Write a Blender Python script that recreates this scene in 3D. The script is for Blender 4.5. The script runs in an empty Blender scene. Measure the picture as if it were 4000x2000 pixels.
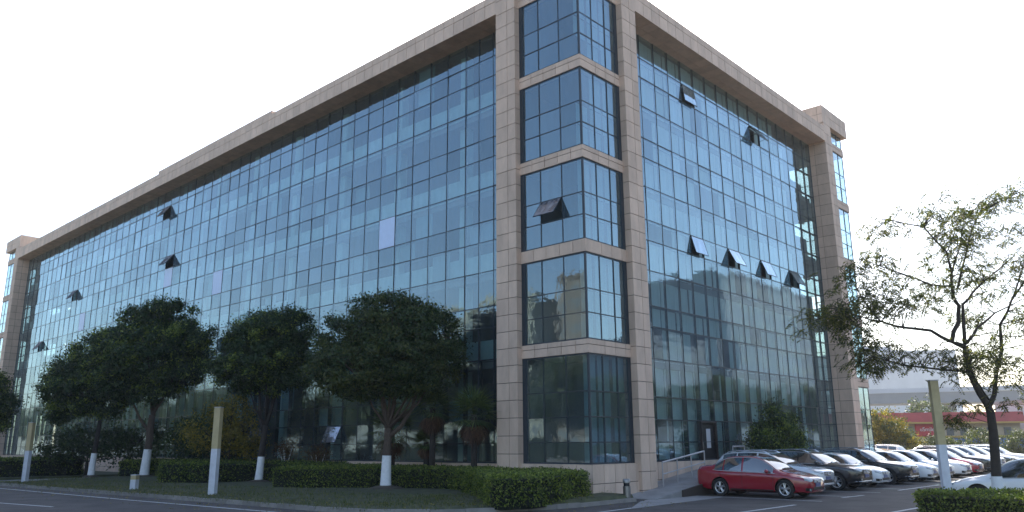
import bpy, math, random
import numpy as np
from mathutils import Vector, Matrix
from mathutils.bvhtree import BVHTree
SC = bpy.context.scene
COL = SC.collection
# ---------------------------------------------------------------- camera, sky, sun, exposure
cam_d = bpy.data.cameras.new("camera"); cam = bpy.data.objects.new("camera", cam_d); COL.objects.link(cam)
yaw, pitch, roll = math.radians(47.19693), math.radians(13.40437), math.radians(-0.42848)
_F = Vector((math.sin(yaw)*math.cos(pitch), math.cos(yaw)*math.cos(pitch), math.sin(pitch)))
_R = Vector((math.cos(yaw), -math.sin(yaw), 0)); _U = _R.cross(_F)
_R2 = _R*math.cos(roll)+_U*math.sin(roll); _U2 = -_R*math.sin(roll)+_U*math.cos(roll)
cam.matrix_world = Matrix(((_R2.x,_U2.x,-_F.x,-21.9212),(_R2.y,_U2.y,-_F.y,-16.6909),(_R2.z,_U2.z,-_F.z,1.65),(0,0,0,1)))
cam_d.sensor_width = 36; cam_d.lens = 3058.31/4000*36; cam_d.clip_end = 6000; cam_d.clip_start = .05
SC.camera = cam
SUN_AZ, SUN_EL = math.radians(57), math.radians(39)          # azimuth clockwise from +Y
SUN = Vector((math.sin(SUN_AZ)*math.cos(SUN_EL), math.cos(SUN_AZ)*math.cos(SUN_EL), math.sin(SUN_EL)))
W = bpy.data.worlds.new("World"); SC.world = W; W.use_nodes = True
nt = W.node_tree; bg = nt.nodes["Background"]
sky = nt.nodes.new("ShaderNodeTexSky"); sky.sky_type = 'NISHITA'; sky.sun_disc = False
sky.sun_elevation = SUN_EL; sky.sun_rotation = SUN_AZ
sky.air_density = 1.0; sky.dust_density = 1.7; sky.ozone_density = 1.6; sky.altitude = 0
nt.links.new(sky.outputs[0], bg.inputs[0]); bg.inputs[1].default_value = 0.12
sl = bpy.data.lights.new("sun", 'SUN'); sl.energy = 4.6; sl.angle = math.radians(0.6); sl.color = (1, .93, .82)
so = bpy.data.objects.new("sun", sl); COL.objects.link(so); so.rotation_euler = (-SUN).to_track_quat('-Z', 'Y').to_euler()
so.location = (40, 40, 60)
SC.view_settings.view_transform = 'Standard'; SC.view_settings.look = 'None'
SC.view_settings.exposure = 1.5; SC.view_settings.gamma = 1
SC.cycles.max_bounces = 8; SC.cycles.transparent_max_bounces = 12
SC.cycles.caustics_reflective = False; SC.cycles.caustics_refractive = False
SC.cycles.use_denoising = True
ZG = -0.25                                                     # road level; z = 0 is the foot of the corner tower

# ---------------------------------------------------------------- mesh helpers
class MB:
    def __init__(s): s.v = []; s.f = []; s.m = []
    def quad(s, a, b, c, d, m=0):
        n = len(s.v); s.v += [tuple(a), tuple(b), tuple(c), tuple(d)]; s.f.append((n, n+1, n+2, n+3)); s.m.append(m)
    def poly(s, pts, m=0):
        n = len(s.v); s.v += [tuple(p) for p in pts]; s.f.append(tuple(range(n, n+len(pts)))); s.m.append(m)
    def box(s, x0, x1, y0, y1, z0, z1, m=0):
        n = len(s.v)
        s.v += [(x0,y0,z0),(x1,y0,z0),(x1,y1,z0),(x0,y1,z0),(x0,y0,z1),(x1,y0,z1),(x1,y1,z1),(x0,y1,z1)]
        for f in ((3,2,1,0),(4,5,6,7),(0,1,5,4),(1,2,6,5),(2,3,7,6),(3,0,4,7)):
            s.f.append(tuple(n+i for i in f)); s.m.append(m)
    def hexa(s, p, m=0):                                       # eight points: bottom ring, top ring
        n = len(s.v); s.v += [tuple(q) for q in p]
        for f in ((3,2,1,0),(4,5,6,7),(0,1,5,4),(1,2,6,5),(2,3,7,6),(3,0,4,7)):
            s.f.append(tuple(n+i for i in f)); s.m.append(m)
    def tube(s, pts, r, n=8, m=0, caps=True):
        pts = [Vector(p) for p in pts]; k = len(pts)
        rr = list(r) if hasattr(r, '__len__') else [r]*k
        rings = []; prev = None
        for i in range(k):
            t = (pts[min(i+1, k-1)]-pts[max(i-1, 0)]).normalized()
            if prev is None:
                u = t.orthogonal().normalized()
            else:
                u = (prev-t*prev.dot(t)).normalized()
            prev = u; w = t.cross(u); b = len(s.v)
            for j in range(n):
                a = 2*math.pi*j/n
                s.v.append(tuple(pts[i]+(u*math.cos(a)+w*math.sin(a))*rr[i]))
            rings.append(b)
        for i in range(k-1):
            for j in range(n):
                a, b = rings[i], rings[i+1]
                s.f.append((a+j, a+(j+1) % n, b+(j+1) % n, b+j)); s.m.append(m)
        if caps:
            s.f.append(tuple(rings[0]+j for j in reversed(range(n)))); s.m.append(m)
            s.f.append(tuple(rings[-1]+j for j in range(n))); s.m.append(m)
    def lathe(s, prof, c=(0,0,0), axis='z', n=24, m=0):        # prof: (radius, height)
        b0 = len(s.v); k = len(prof)
        for r, h in prof:
            for j in range(n):
                a = 2*math.pi*j/n; p, q = r*math.cos(a), r*math.sin(a)
                if axis == 'z': s.v.append((c[0]+p, c[1]+q, c[2]+h))
                elif axis == 'x': s.v.append((c[0]+h, c[1]+p, c[2]+q))
                else: s.v.append((c[0]+q, c[1]+h, c[2]+p))
        for i in range(k-1):
            for j in range(n):
                a, b = b0+i*n, b0+(i+1)*n
                s.f.append((a+j, a+(j+1) % n, b+(j+1) % n, b+j)); s.m.append(m)
    def grid(s, P, m=0):                                       # P[i][j] points, None = hole
        idx = {}
        for i, row in enumerate(P):
            for j, p in enumerate(row):
                if p is not None: idx[i, j] = len(s.v); s.v.append(tuple(p))
        for i in range(len(P)-1):
            for j in range(len(P[0])-1):
                q = [(i, j), (i, j+1), (i+1, j+1), (i+1, j)]
                if all(x in idx for x in q): s.f.append(tuple(idx[x] for x in q)); s.m.append(m)
    def mesh(s, name, mats, smooth=False, sharp=None):
        me = bpy.data.meshes.new(name); me.from_pydata(s.v, [], s.f)
        for mt in (mats if isinstance(mats, (list, tuple)) else [mats]): me.materials.append(mt)
        if len(me.materials) > 1: me.polygons.foreach_set("material_index", s.m)
        if smooth:
            me.polygons.foreach_set("use_smooth", [True]*len(s.f))
            if sharp: me.set_sharp_from_angle(angle=math.radians(sharp))
        me.update(); return me
    def build(s, name, mats, parent=None, smooth=False, sharp=None):
        return link(name, s.mesh(name, mats, smooth, sharp), parent)
def link(name, me, parent=None):
    o = bpy.data.objects.new(name, me); COL.objects.link(o)
    if parent: o.parent = parent
    return o
def tag(o, label=None, cat=None, group=None, kind=None):
    if label: o["label"] = label
    if cat: o["category"] = cat
    if group: o["group"] = group
    if kind: o["kind"] = kind
    return o
def thing(name, loc, label, cat, group=None, rz=0):
    o = bpy.data.objects.new(name, None); COL.objects.link(o); o.location = loc; o.rotation_euler = (0, 0, rz)
    o.empty_display_size = .3
    return tag(o, label, cat, group)
def structure(o): o["kind"] = "structure"; return o
def copy_tree(o, parent=None):
    c = o.copy(); COL.objects.link(c); c.parent = parent
    for ch in list(o.children): copy_tree(ch, c)
    return c

# ---------------------------------------------------------------- materials
def newmat(name):
    m = bpy.data.materials.new(name); m.use_nodes = True
    return m, m.node_tree, m.node_tree.nodes["Principled BSDF"]
def mat(name, col, rough=.6, metal=0, spec=.5, var=0, scale=4, bump=0, bscale=30, island=0, coat=0, coord='Object', stretch=None):
    m, t, b = newmat(name)
    b.inputs["Base Color"].default_value = (*col, 1); b.inputs["Roughness"].default_value = rough
    b.inputs["Metallic"].default_value = metal; b.inputs["Specular IOR Level"].default_value = spec
    if coat: b.inputs["Coat Weight"].default_value = coat; b.inputs["Coat Roughness"].default_value = .04
    last = None
    if var or bump:
        tc = t.nodes.new("ShaderNodeTexCoord"); src = tc.outputs[coord]
        if stretch:
            mp = t.nodes.new("ShaderNodeMapping"); mp.inputs["Scale"].default_value = stretch; t.links.new(src, mp.inputs[0]); src = mp.outputs[0]
    if var:
        n = t.nodes.new("ShaderNodeTexNoise"); n.inputs["Scale"].default_value = scale; n.inputs["Detail"].default_value = 6
        n.inputs["Roughness"].default_value = .62; t.links.new(src, n.inputs["Vector"])
        mr = t.nodes.new("ShaderNodeMapRange"); mr.inputs[1].default_value = .3; mr.inputs[2].default_value = .7
        mr.inputs[3].default_value = 1-var; mr.inputs[4].default_value = 1+var; t.links.new(n.outputs[0], mr.inputs[0]); last = mr.outputs[0]
    if island:
        g = t.nodes.new("ShaderNodeNewGeometry"); mr = t.nodes.new("ShaderNodeMapRange")
        mr.inputs[3].default_value = 1-island; mr.inputs[4].default_value = 1+island; t.links.new(g.outputs["Random Per Island"], mr.inputs[0])
        if last:
            mu = t.nodes.new("ShaderNodeMath"); mu.operation = 'MULTIPLY'; t.links.new(last, mu.inputs[0]); t.links.new(mr.outputs[0], mu.inputs[1]); last = mu.outputs[0]
        else: last = mr.outputs[0]
    if last:
        vm = t.nodes.new("ShaderNodeVectorMath"); vm.operation = 'SCALE'; vm.inputs[0].default_value = col
        t.links.new(last, vm.inputs["Scale"]); t.links.new(vm.outputs[0], b.inputs["Base Color"])
    if bump:
        n2 = t.nodes.new("ShaderNodeTexNoise"); n2.inputs["Scale"].default_value = bscale; n2.inputs["Detail"].default_value = 4
        t.links.new(src, n2.inputs["Vector"]); bp = t.nodes.new("ShaderNodeBump"); bp.inputs["Strength"].default_value = bump; bp.inputs["Distance"].default_value = .02
        t.links.new(n2.outputs[0], bp.inputs["Height"]); t.links.new(bp.outputs[0], b.inputs["Normal"])
    return m
def leafmat(name, c0, c1, c2, trans=.35, rough=.55):
    m, t, b = newmat(name)
    g = t.nodes.new("ShaderNodeNewGeometry"); cr = t.nodes.new("ShaderNodeValToRGB")
    e = cr.color_ramp.elements; e[0].color = (*c0, 1); e[1].color = (*c2, 1); k = e.new(.55); k.color = (*c1, 1)
    t.links.new(g.outputs["Random Per Island"], cr.inputs[0]); t.links.new(cr.outputs[0], b.inputs["Base Color"])
    b.inputs["Roughness"].default_value = rough; b.inputs["Specular IOR Level"].default_value = .35
    tr = t.nodes.new("ShaderNodeBsdfTranslucent"); mx = t.nodes.new("ShaderNodeMixShader"); mx.inputs[0].default_value = trans
    vm = t.nodes.new("ShaderNodeVectorMath"); vm.operation = 'MULTIPLY'; vm.inputs[1].default_value = (1.5, 1.6, .7)
    t.links.new(cr.outputs[0], vm.inputs[0]); t.links.new(vm.outputs[0], tr.inputs[0])
    t.links.new(b.outputs[0], mx.inputs[1]); t.links.new(tr.outputs[0], mx.inputs[2])
    t.links.new(mx.outputs[0], t.nodes["Material Output"].inputs[0]); return m
def glassmat(name, refl=(.60,.79,.89), trans=(.58,.72,.74), base=.24, edge=.60, film=.05, wave=.10, filmcol=(.4,.46,.48)):
    """coated facade glass: mirror coat over a tinted see-through pane with a thin film of dust and a slightly wavy surface"""
    m, t, b = newmat(name); t.nodes.remove(b)
    lw = t.nodes.new("ShaderNodeLayerWeight"); lw.inputs[0].default_value = .5
    pw = t.nodes.new("ShaderNodeMath"); pw.operation = 'POWER'; pw.inputs[1].default_value = 2.6; t.links.new(lw.outputs["Facing"], pw.inputs[0])
    ma = t.nodes.new("ShaderNodeMath"); ma.operation = 'MULTIPLY_ADD'; ma.inputs[1].default_value = edge; ma.inputs[2].default_value = base
    t.links.new(pw.outputs[0], ma.inputs[0])
    gi = t.nodes.new("ShaderNodeNewGeometry"); mr = t.nodes.new("ShaderNodeMapRange"); mr.inputs[3].default_value = .86; mr.inputs[4].default_value = 1.14
    t.links.new(gi.outputs["Random Per Island"], mr.inputs[0]); mu = t.nodes.new("ShaderNodeMath"); mu.operation = 'MULTIPLY'; mu.use_clamp = True
    t.links.new(ma.outputs[0], mu.inputs[0]); t.links.new(mr.outputs[0], mu.inputs[1])
    gl = t.nodes.new("ShaderNodeBsdfGlossy"); gl.inputs["Color"].default_value = (*refl, 1); gl.inputs["Roughness"].default_value = .012
    tp = t.nodes.new("ShaderNodeBsdfTransparent"); tp.inputs[0].default_value = (*trans, 1)
    df = t.nodes.new("ShaderNodeBsdfDiffuse"); df.inputs[0].default_value = (*filmcol, 1)
    m1 = t.nodes.new("ShaderNodeMixShader"); t.links.new(mu.outputs[0], m1.inputs[0]); t.links.new(tp.outputs[0], m1.inputs[1]); t.links.new(gl.outputs[0], m1.inputs[2])
    tc = t.nodes.new("ShaderNodeTexCoord")
    mp = t.nodes.new("ShaderNodeMapping"); mp.inputs["Scale"].default_value = (1.6, 1.6, .35); t.links.new(tc.outputs["Object"], mp.inputs[0])
    nd = t.nodes.new("ShaderNodeTexNoise"); nd.inputs["Scale"].default_value = 2.2; nd.inputs["Detail"].default_value = 5; t.links.new(mp.outputs[0], nd.inputs["Vector"])
    mf = t.nodes.new("ShaderNodeMapRange"); mf.inputs[1].default_value = .35; mf.inputs[2].default_value = .75; mf.inputs[3].default_value = film*.4; mf.inputs[4].default_value = film*2.2
    t.links.new(nd.outputs[0], mf.inputs[0])
    m2 = t.nodes.new("ShaderNodeMixShader"); t.links.new(mf.outputs[0], m2.inputs[0]); t.links.new(m1.outputs[0], m2.inputs[1]); t.links.new(df.outputs[0], m2.inputs[2])
    nb = t.nodes.new("ShaderNodeTexNoise"); nb.inputs["Scale"].default_value = 3.2; nb.inputs["Detail"].default_value = 3; t.links.new(tc.outputs["Object"], nb.inputs["Vector"])
    bp = t.nodes.new("ShaderNodeBump"); bp.inputs["Strength"].default_value = wave; bp.inputs["Distance"].default_value = .02
    t.links.new(nb.outputs[0], bp.inputs["Height"]); t.links.new(bp.outputs[0], gl.inputs["Normal"])
    t.links.new(m2.outputs[0], t.nodes["Material Output"].inputs[0]); return m
M = {}
M['stone'] = mat('tan_stone', (.62,.455,.345), .75, var=.13, scale=2.2, bump=.06, bscale=60, island=.09, stretch=(1,1,.35))
M['joint'] = mat('dark_joint', (.085,.072,.065), .9)
M['mull'] = mat('dark_mullion', (.022,.034,.046), .4)
M['glass'] = glassmat('blue_coated_glass')
M['clear'] = glassmat('pale_end_glass', refl=(.8,.95,1), trans=(.55,.72,.74), base=.25, film=.07)
M['film'] = mat('pale_film', (.56,.68,.90), .35, var=.04)
M['board'] = mat('pale_green_board', (.56,.68,.64), .8, var=.10, scale=1.5)
M['blind'] = mat('grey_blind', (.70,.76,.74), .85, var=.10, scale=1.2, stretch=(6,6,.4))
M['blind_l'] = mat('slate_blind', (.30,.40,.42), .85, var=.10, scale=1.2); M['slab'] = mat('concrete_slab', (.30,.30,.30), .9)
M['inner'] = mat('inner_wall', (.16,.17,.18), .9)
M['concrete'] = mat('grey_concrete', (.27,.26,.25), .9, var=.22, scale=1.4, bump=.15)
M['asphalt'] = mat('asphalt', (.070,.061,.056), .88, var=.42, scale=.9, bump=.35, bscale=70)
M['kerb'] = mat('kerb_stone', (.24,.22,.20), .9, var=.2, scale=3, island=.15, bump=.1)
M['line'] = mat('worn_white_paint', (.50,.50,.50), .8, var=.25, scale=7)
M['soil'] = mat('soil', (.075,.06,.042), .95, var=.35, scale=3, bump=.4)
M['lawn'] = mat('lawn_ground', (.065,.07,.032), .95, var=.45, scale=2.5, bump=.5)
M['earth'] = mat('far_ground', (.22,.21,.19), .95, var=.2, scale=.1)
M['steel'] = mat('brushed_steel', (.26,.25,.24), .38, metal=.9)
M['white'] = mat('white_paint', (.72,.72,.74), .6, var=.08, scale=5)
M['black'] = mat('black_plastic', (.012,.012,.014), .5)

# ---------------------------------------------------------------- ground
def sheet(name, pts, z, m): 
    b = MB(); b.poly([(x, y, z) for x, y in pts]); return structure(b.build(name, m))
sheet('ground', [(-298,-198),(698,-198),(698,448),(-298,448)], ZG-.02, M['earth'])
sheet('road', [(-60,-60),(120,-60),(120,24),(27.9,24),(27.9,1.2),(-60,1.2)], ZG, M['asphalt'])
sheet('side_road', [(-60,1.2),(-2,1.2),(-2,140),(-60,140)], ZG, M['asphalt'])
def stripe(name, a, b, w, z=ZG+.004):
    a, b = Vector((*a, 0)), Vector((*b, 0)); d = (b-a).normalized(); n = Vector((-d.y, d.x, 0))*w/2
    k = MB(); k.poly([(p.x, p.y, z) for p in (a-n, b-n, b+n, a+n)]); return structure(k.build(name, M['line']))
for a, b, w in (((-10.6,34),(-10.36,26.6),.13), ((-10.36,26.6),(-9.84,13.4),.13), ((-9.84,13.4),(-9.2,3.4),.13), ((-13.6,17.5),(-12.7,12),.12),
                ((-5,-3.05),(3.4,-2.5),.12), ((-1.6,-6.0),(2.1,-6.07),.13), ((5.95,-6.02),(7.6,-6.16),.13), ((11.2,-6.2),(16.2,-6.3),.13),
                ((20.8,-6.35),(26.1,-6.4),.13), ((0,-9.1),(3.6,-9.25),.13)):
    stripe('lane_line', a, b, w)
for k in range(15):                                            # bay lines between the parked cars
    stripe('bay_line', (3.95+2.7*k, -6.15), (3.95+2.7*k, -1.4), .11)
# ---------------------------------------------------------------- the office building
rnd = random.Random(7)
B = thing('office_building', (0,0,0), 'six storey office block of blue glass framed in tan stone, filling the photo', 'office building')
GAP = .022
def tiles(mb, o, u, v, n, us, vs, depth=.03):
    """stone tiles over a rectangle: o corner, u/v unit vectors, n outward normal, us/vs joint positions; tiles stand depth proud"""
    o, u, v, n = Vector(o), Vector(u), Vector(v), Vector(n)
    P = lambda a, b, h: o+u*a+v*b+n*h
    g = GAP/2
    for i in range(len(us)-1):
        for j in range(len(vs)-1):
            a0, a1, b0, b1 = us[i]+(g if i else 0), us[i+1]-(g if i < len(us)-2 else 0), vs[j]+(g if j else 0), vs[j+1]-(g if j < len(vs)-2 else 0)
            h = depth+rnd.uniform(-.003, .003)
            k = len(mb.v)
            mb.v += [tuple(P(a0,b0,0)),tuple(P(a1,b0,0)),tuple(P(a1,b1,0)),tuple(P(a0,b1,0)),tuple(P(a0,b0,h)),tuple(P(a1,b0,h)),tuple(P(a1,b1,h)),tuple(P(a0,b1,h))]
            flip = u.cross(v).dot(n) < 0
            for f in ((4,5,6,7),(0,1,5,4),(1,2,6,5),(2,3,7,6),(3,0,4,7)):
                mb.f.append(tuple(k+q for q in (reversed(f) if flip else f))); mb.m.append(0)
def joints(L, step, first=None):
    p = [0.0] if first is None else [0.0, first]
    while p[-1]+step < L-.12: p.append(p[-1]+step)
    return p+[L]
TH = .03
def stone_box(mb, x0, x1, y0, y1, z0, z1, us=.66, vs=.646, faces='xXyYzZ', split=None, vfirst=None):
    """dark core box with stone tiles on the chosen faces (x = -x face, X = +x face ...)"""
    mb.box(x0+TH, x1-TH, y0+TH, y1-TH, z0+(TH if 'z' in faces else 0), z1-(TH if 'Z' in faces else 0), 1)
    zj = [0.0]+[z for z in joints(z1-z0, vs, vfirst)[1:]]
    def uj(L): return [0, L*split, L] if split and L < 1.5 else joints(L, us)
    if 'x' in faces: tiles(mb, (x0+TH,y1,z0), (0,-1,0), (0,0,1), (-1,0,0), uj(y1-y0), zj)
    if 'X' in faces: tiles(mb, (x1-TH,y0,z0), (0,1,0), (0,0,1), (1,0,0), uj(y1-y0), zj)
    if 'y' in faces: tiles(mb, (x0,y0+TH,z0), (1,0,0), (0,0,1), (0,-1,0), uj(x1-x0), zj)
    if 'Y' in faces: tiles(mb, (x1,y1-TH,z0), (-1,0,0), (0,0,1), (0,1,0), uj(x1-x0), zj)
    if 'z' in faces: tiles(mb, (x0,y0,z0+TH), (1,0,0), (0,1,0), (0,0,-1), uj(x1-x0), joints(y1-y0, us))
    if 'Z' in faces: tiles(mb, (x0,y0,z1-TH), (1,0,0), (0,1,0), (0,0,1), uj(x1-x0), joints(y1-y0, us))
SM = [M['stone'], M['joint']]
ZT, ZS = 20.4, 19.44                                           # parapet top, soffit of the frame beam
LY0, LY1, RX0, RX1 = 4.22, 68.9, 3.61, 24.05                   # glazed openings of the two fronts
LEND, REND = 73.1, 27.66
# pillars
def pillar(x0, x1, y0, y1, split, faces, z1=21.8):
    mb = MB(); stone_box(mb, x0, x1, y0, y1, -.35, z1, split=split, faces=faces, vfirst=.30); return mb.build('pillar', SM, B)
pillar(-.25, 1.0, 3.15, LY0, .60, 'xyY')
pillar(-.25, 1.0, LY1, LY1+1.07, .40, 'xyY')
pillar(2.61, RX0, -.25, 1.0, .56, 'yxX')
pillar(RX1, RX1+1.05, -.25, 1.0, .42, 'yxX')
# frame beams over the glazing, with their soffits
mb = MB(); stone_box(mb, -.25, 1.0, LY0+.003, LY1-.003, ZS, ZT, vs=.62, faces='xzZ'); mb.build('frame_beam', SM, B)
mb = MB(); stone_box(mb, RX0+.003, RX1-.003, -.25, 1.0, ZS, ZT, vs=.62, faces='yzZ'); mb.build('frame_beam', SM, B)
mb = MB(); stone_box(mb, -.21, .6, 22.5, 37.7, ZT+.002, ZT+.24, faces='xyYZ'); mb.build('parapet_step', SM, B)
# end towers: bands, caps, plinths, glazed bays
LEV = [(.9, 4.71, (1.64, 2.51, 3.39)), (5.19, 8.37, (6.16, 7.03)), (8.83, 11.98, (9.79, 10.65)), (12.46, 15.66, (13.42, 14.28)), (16.16, 19.38, (17.12, 18.01)), (19.86, 20.66, ())]
BANDS = [(4.71,5.19),(8.37,8.83),(11.98,12.46),(15.66,16.16),(19.38,19.86)]
def tower(ax, ay, dirx, diry, ly, rx, see=False):
    """one corner tower: corner at (ax, ay); faces run ly along y (front x = ax) and rx along x (front y = ay), towards dirx/diry"""
    X0, X1 = sorted((ax, ax+dirx*rx)); Y0, Y1 = sorted((ay, ay+diry*ly))
    fx, fy = ('x' if dirx > 0 else 'X'), ('y' if diry > 0 else 'Y')
    for z0, z1 in BANDS:
        mb = MB()
        def strip(mb, z0, z1):
            vs = z1-z0 if z1-z0 < .47 else (z1-z0)*.62
            if dirx > 0: stone_box(mb, ax, ax+.34, Y0, Y1, z0, z1, us=.645, vs=vs, faces='xzZ')
            else: stone_box(mb, ax-.34, ax, Y0, Y1, z0, z1, us=.645, vs=vs, faces='XzZ')
            xa, xb = (ax+.342, X1) if dirx > 0 else (X0, ax-.342)
            if diry > 0: stone_box(mb, xa, xb, ay, ay+.34, z0, z1, us=.645, vs=vs, faces='yzZ')
            else: stone_box(mb, xa, xb, ay-.34, ay, z0, z1, us=.645, vs=vs, faces='YzZ')
            if dirx > 0 and diry > 0: tiles(mb, (ax+.003, ay+TH, z0), (1,0,0), (0,0,1), (0,-1,0), [0,.34], [0,z1-z0] if vs == z1-z0 else [0,vs,z1-z0])
            if dirx < 0: tiles(mb, (ax-.34, ay+TH, z0), (1,0,0), (0,0,1), (0,-1,0), [0,.337], [0,z1-z0] if vs == z1-z0 else [0,vs,z1-z0])
            if diry < 0: tiles(mb, (ax+.34, ay-TH, z0), (-1,0,0), (0,0,1), (0,1,0), [0,.337], [0,z1-z0])
        strip(mb, z0, z1); mb.build('stone_band', SM, B)
    mb = MB(); e = .12
    stone_box(mb, X0-e*(dirx > 0), X1+e*(dirx < 0), Y0-e*(diry > 0), Y1+e*(diry < 0), -.35, .9, us=.645, vs=.62, faces=fx+fy+'Z'); mb.build('plinth', SM, B)
    mb = MB(); c = .25
    stone_box(mb, X0-c*(dirx > 0)-(dirx < 0)*1.05, X1+c*(dirx < 0)+(dirx > 0)*1.0, Y0-c*(diry > 0)-(diry < 0)*1.07, Y1+c*(diry < 0)+(diry > 0)*1.07, 20.66, 21.8, us=.7, vs=.57, faces='xXyYzZ')
    mb.build('tower_cap', SM, B)
    r = .06
    for k, (z0, z1, hz) in enumerate(LEV):
        for side in (0, 1):
            L = ly if side == 0 else rx
            cols = [L*.0+.05, L/3*1.02, L*.675, L-.20]
            zs = [z0+.04, *hz, z1-.04]
            g, f = MB(), MB(); gm = M['clear'] if see and k > 1 else M['glass']
            def P(a, h, z):                                    # a along the face from the corner, h outwards
                return (ax+dirx*(r-h), ay+diry*a, z) if side == 0 else (ax+dirx*a, ay+diry*(r-h), z)
            for i in range(3):
                for j in range(len(zs)-1):
                    if side == 0 and (k, i, j) in ((2,1,1),): continue        # the open sash hangs here
                    t = [rnd.uniform(-.004, .004) for _ in range(4)]
                    q = [P(cols[i], t[0], zs[j]), P(cols[i+1], t[1], zs[j]), P(cols[i+1], t[2], zs[j+1]), P(cols[i], t[0]+t[2]-t[1], zs[j+1])]
                    g.quad(*(q if (side == 1) == (dirx*diry > 0) else q[::-1]))
            def bar(a0, a1, b0, b1, h0, h1):
                p0, p1 = P(a0, h0, b0), P(a1, h1, b1)
                f.box(min(p0[0],p1[0]), max(p0[0],p1[0]), min(p0[1],p1[1]), max(p0[1],p1[1]), b0, b1)
            for i, c_ in enumerate(cols):
                w = .013 if 0 < i < 3 else .045
                if i == 3: bar(c_, L-.002, z0+.002, z1-.002, -.10, .03)
                else: bar(c_-w*.8*(i > 0), c_+w*.8, z0+.002, z1-.002, -.06, .02+.004*i)
            for z in hz: bar(.1, L-.2, z-.016, z+.016, -.05, .017)
            bar(.1, L-.2, z0+.003, z0+.06, -.05, .015); bar(.1, L-.2, z1-.06, z1-.003, -.05, .015)
            w_ = g.build('bay_window', gm, B); f.build('window_frame', M['mull'], w_)
tower(0, 0, 1, 1, 3.15, 2.61)
tower(REND, 0, -1, 1, 6.0, 2.61, True)
tower(0, LEND, 1, -1, 3.13, 6.0, True)
tb = MB()
for z0, z1, hz in LEV[:5]:
    zs = [z0, *hz, z1]
    for i in range(3):
        for j in range(len(zs)-1):
            if rnd.random() < .08: continue
            a, b, d = 2.61/3*i+.10, 2.61/3*(i+1)-.06, rnd.uniform(.32,.38); tb.quad((a,d,zs[j]+.02),(b,d,zs[j]+.02),(b,d,zs[j+1]-.02),(a,d,zs[j+1]-.02))
tag(tb.build('tower_blind', M['blind_l'], B), kind='stuff')
mb = MB()
for z in (4.9, 8.6, 12.2, 15.9, 19.6): mb.box(.45, 2.6, .45, 3.1, z-.2, z+.18)
for z in (4.9, 8.6, 12.2, 15.9, 19.6): mb.box(REND-2.5, REND-.4, .4, 5.9, z-.2, z+.18); mb.box(.4, 5.9, LEND-3.0, LEND-.4, z-.2, z+.18)
mb.build('tower_slab', M['slab'], B)
mb = MB(); mb.box(2.55, 2.8, .3, 3.3, .9, 19.4); mb.box(.3, 2.5, 3.05, 3.3, .9, 19.4); mb.build('tower_wall', M['inner'], B)
# plinth walls under the two curtain walls
mb = MB(); stone_box(mb, .55, 1.2, LY0+.003, LY1-.003, -.35, .86, vs=.56, faces='xZ'); mb.build('plinth', SM, B)
mb = MB(); stone_box(mb, RX0+.003, RX1-.003, .55, 1.2, -.35, .86, vs=.56, faces='yZ'); mb.build('plinth', SM, B)
# curtain walls
ZR = [.92, 1.62, 2.5, 3.4, 4.93, 6.25, 7.12, 8.6, 9.9, 10.8, 12.28, 13.6, 14.5, 16.0, 17.37, 18.3, 19.45]
LC = [4.2, 5.39, 6.27, 7.13]; n_ = 50
LC += [8.34+(68.88-8.34)*k/n_ for k in range(n_+1)]
RC = [3.6, 4.23]+[5.41+1.17*k for k in range(16)]+[24.06]
GX = .8
def colrow(C, z, y): 
    i = max(k for k in range(len(C)-1) if C[k] <= y); j = max(k for k in range(len(ZR)-1) if ZR[k] <= z); return i, j
OPEN = {('L',)+colrow(LC, z, y): a for y, z, a in ((37.5,17.9,33),(36.3,14.07,36),(54.5,14.1,34),(62.0,10.3,34),(23.7,2.0,25),(16.4,2.0,25))}
OPEN.update({('R',)+colrow(RC, z, x): a for x, z, a in ((9.4,17.84,9),(16.2,17.85,34),(9.4,10.34,15),(12.78,10.35,26),(16.3,10.3,22),(19.87,10.29,27))})
PALE = {('L',)+colrow(LC, z, y) for y, z in ((12.44,11.45),(36.7,13.0),(29.63,11.57),(52.48,11.69))}
DOOR = {('R',)+colrow(RC, z, x) for x in (9.4,) for z in (1.2, 2.0)}
camp = cam.matrix_world.translation; Mi = cam.matrix_world.inverted()
def px(p):
    q = Mi @ Vector(p); return Vector((q.x/-q.z, q.y/-q.z))
cells = []
def pane_pts(side, i, j):
    C = LC if side == 'L' else RC
    t = [rnd.uniform(-.007, .007) for _ in range(3)]; t.append(t[0]+t[2]-t[1])
    a0, a1, z0, z1 = C[i]+.012, C[i+1]-.012, ZR[j]+.014, ZR[j+1]-.014
    if side == 'L': return [(GX+t[0],a1,z0),(GX+t[1],a0,z0),(GX+t[2],a0,z1),(GX+t[3],a1,z1)]
    return [(a0,GX+t[0],z0),(a1,GX+t[1],z0),(a1,GX+t[2],z1),(a0,GX+t[3],z1)]
for side, C in (('L', LC), ('R', RC)):
    for i in range(len(C)-1):
        for j in range(len(ZR)-1):
            if (side, i, j) in OPEN or (side, i, j) in DOOR: continue
            q = pane_pts(side, i, j)
            if (side, i, j) in PALE:
                mb = MB(); mb.quad(*[(p[0]-.012, *p[1:]) for p in q]); o = mb.build('glass_pane', M['film'], B); o["label"] = "opaque pale lilac replacement pane"; continue
            s = [px(p) for p in q]; area = abs((s[2]-s[0]).cross(s[3]-s[1])) if hasattr(Vector((0,0)), 'cross') else 0
            cells.append((area if max(p.y for p in s) < .34 and q[0][2] > 4 else area*.2, q))
cells.sort(key=lambda c: -c[0])
for a, q in cells[:94]:
    mb = MB(); mb.quad(*q); mb.build('glass_pane', M['glass'], B)
mb = MB()
for a, q in cells[94:]: mb.quad(*q)
tag(mb.build('glass_panes', M['glass'], B), kind='stuff')
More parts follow.
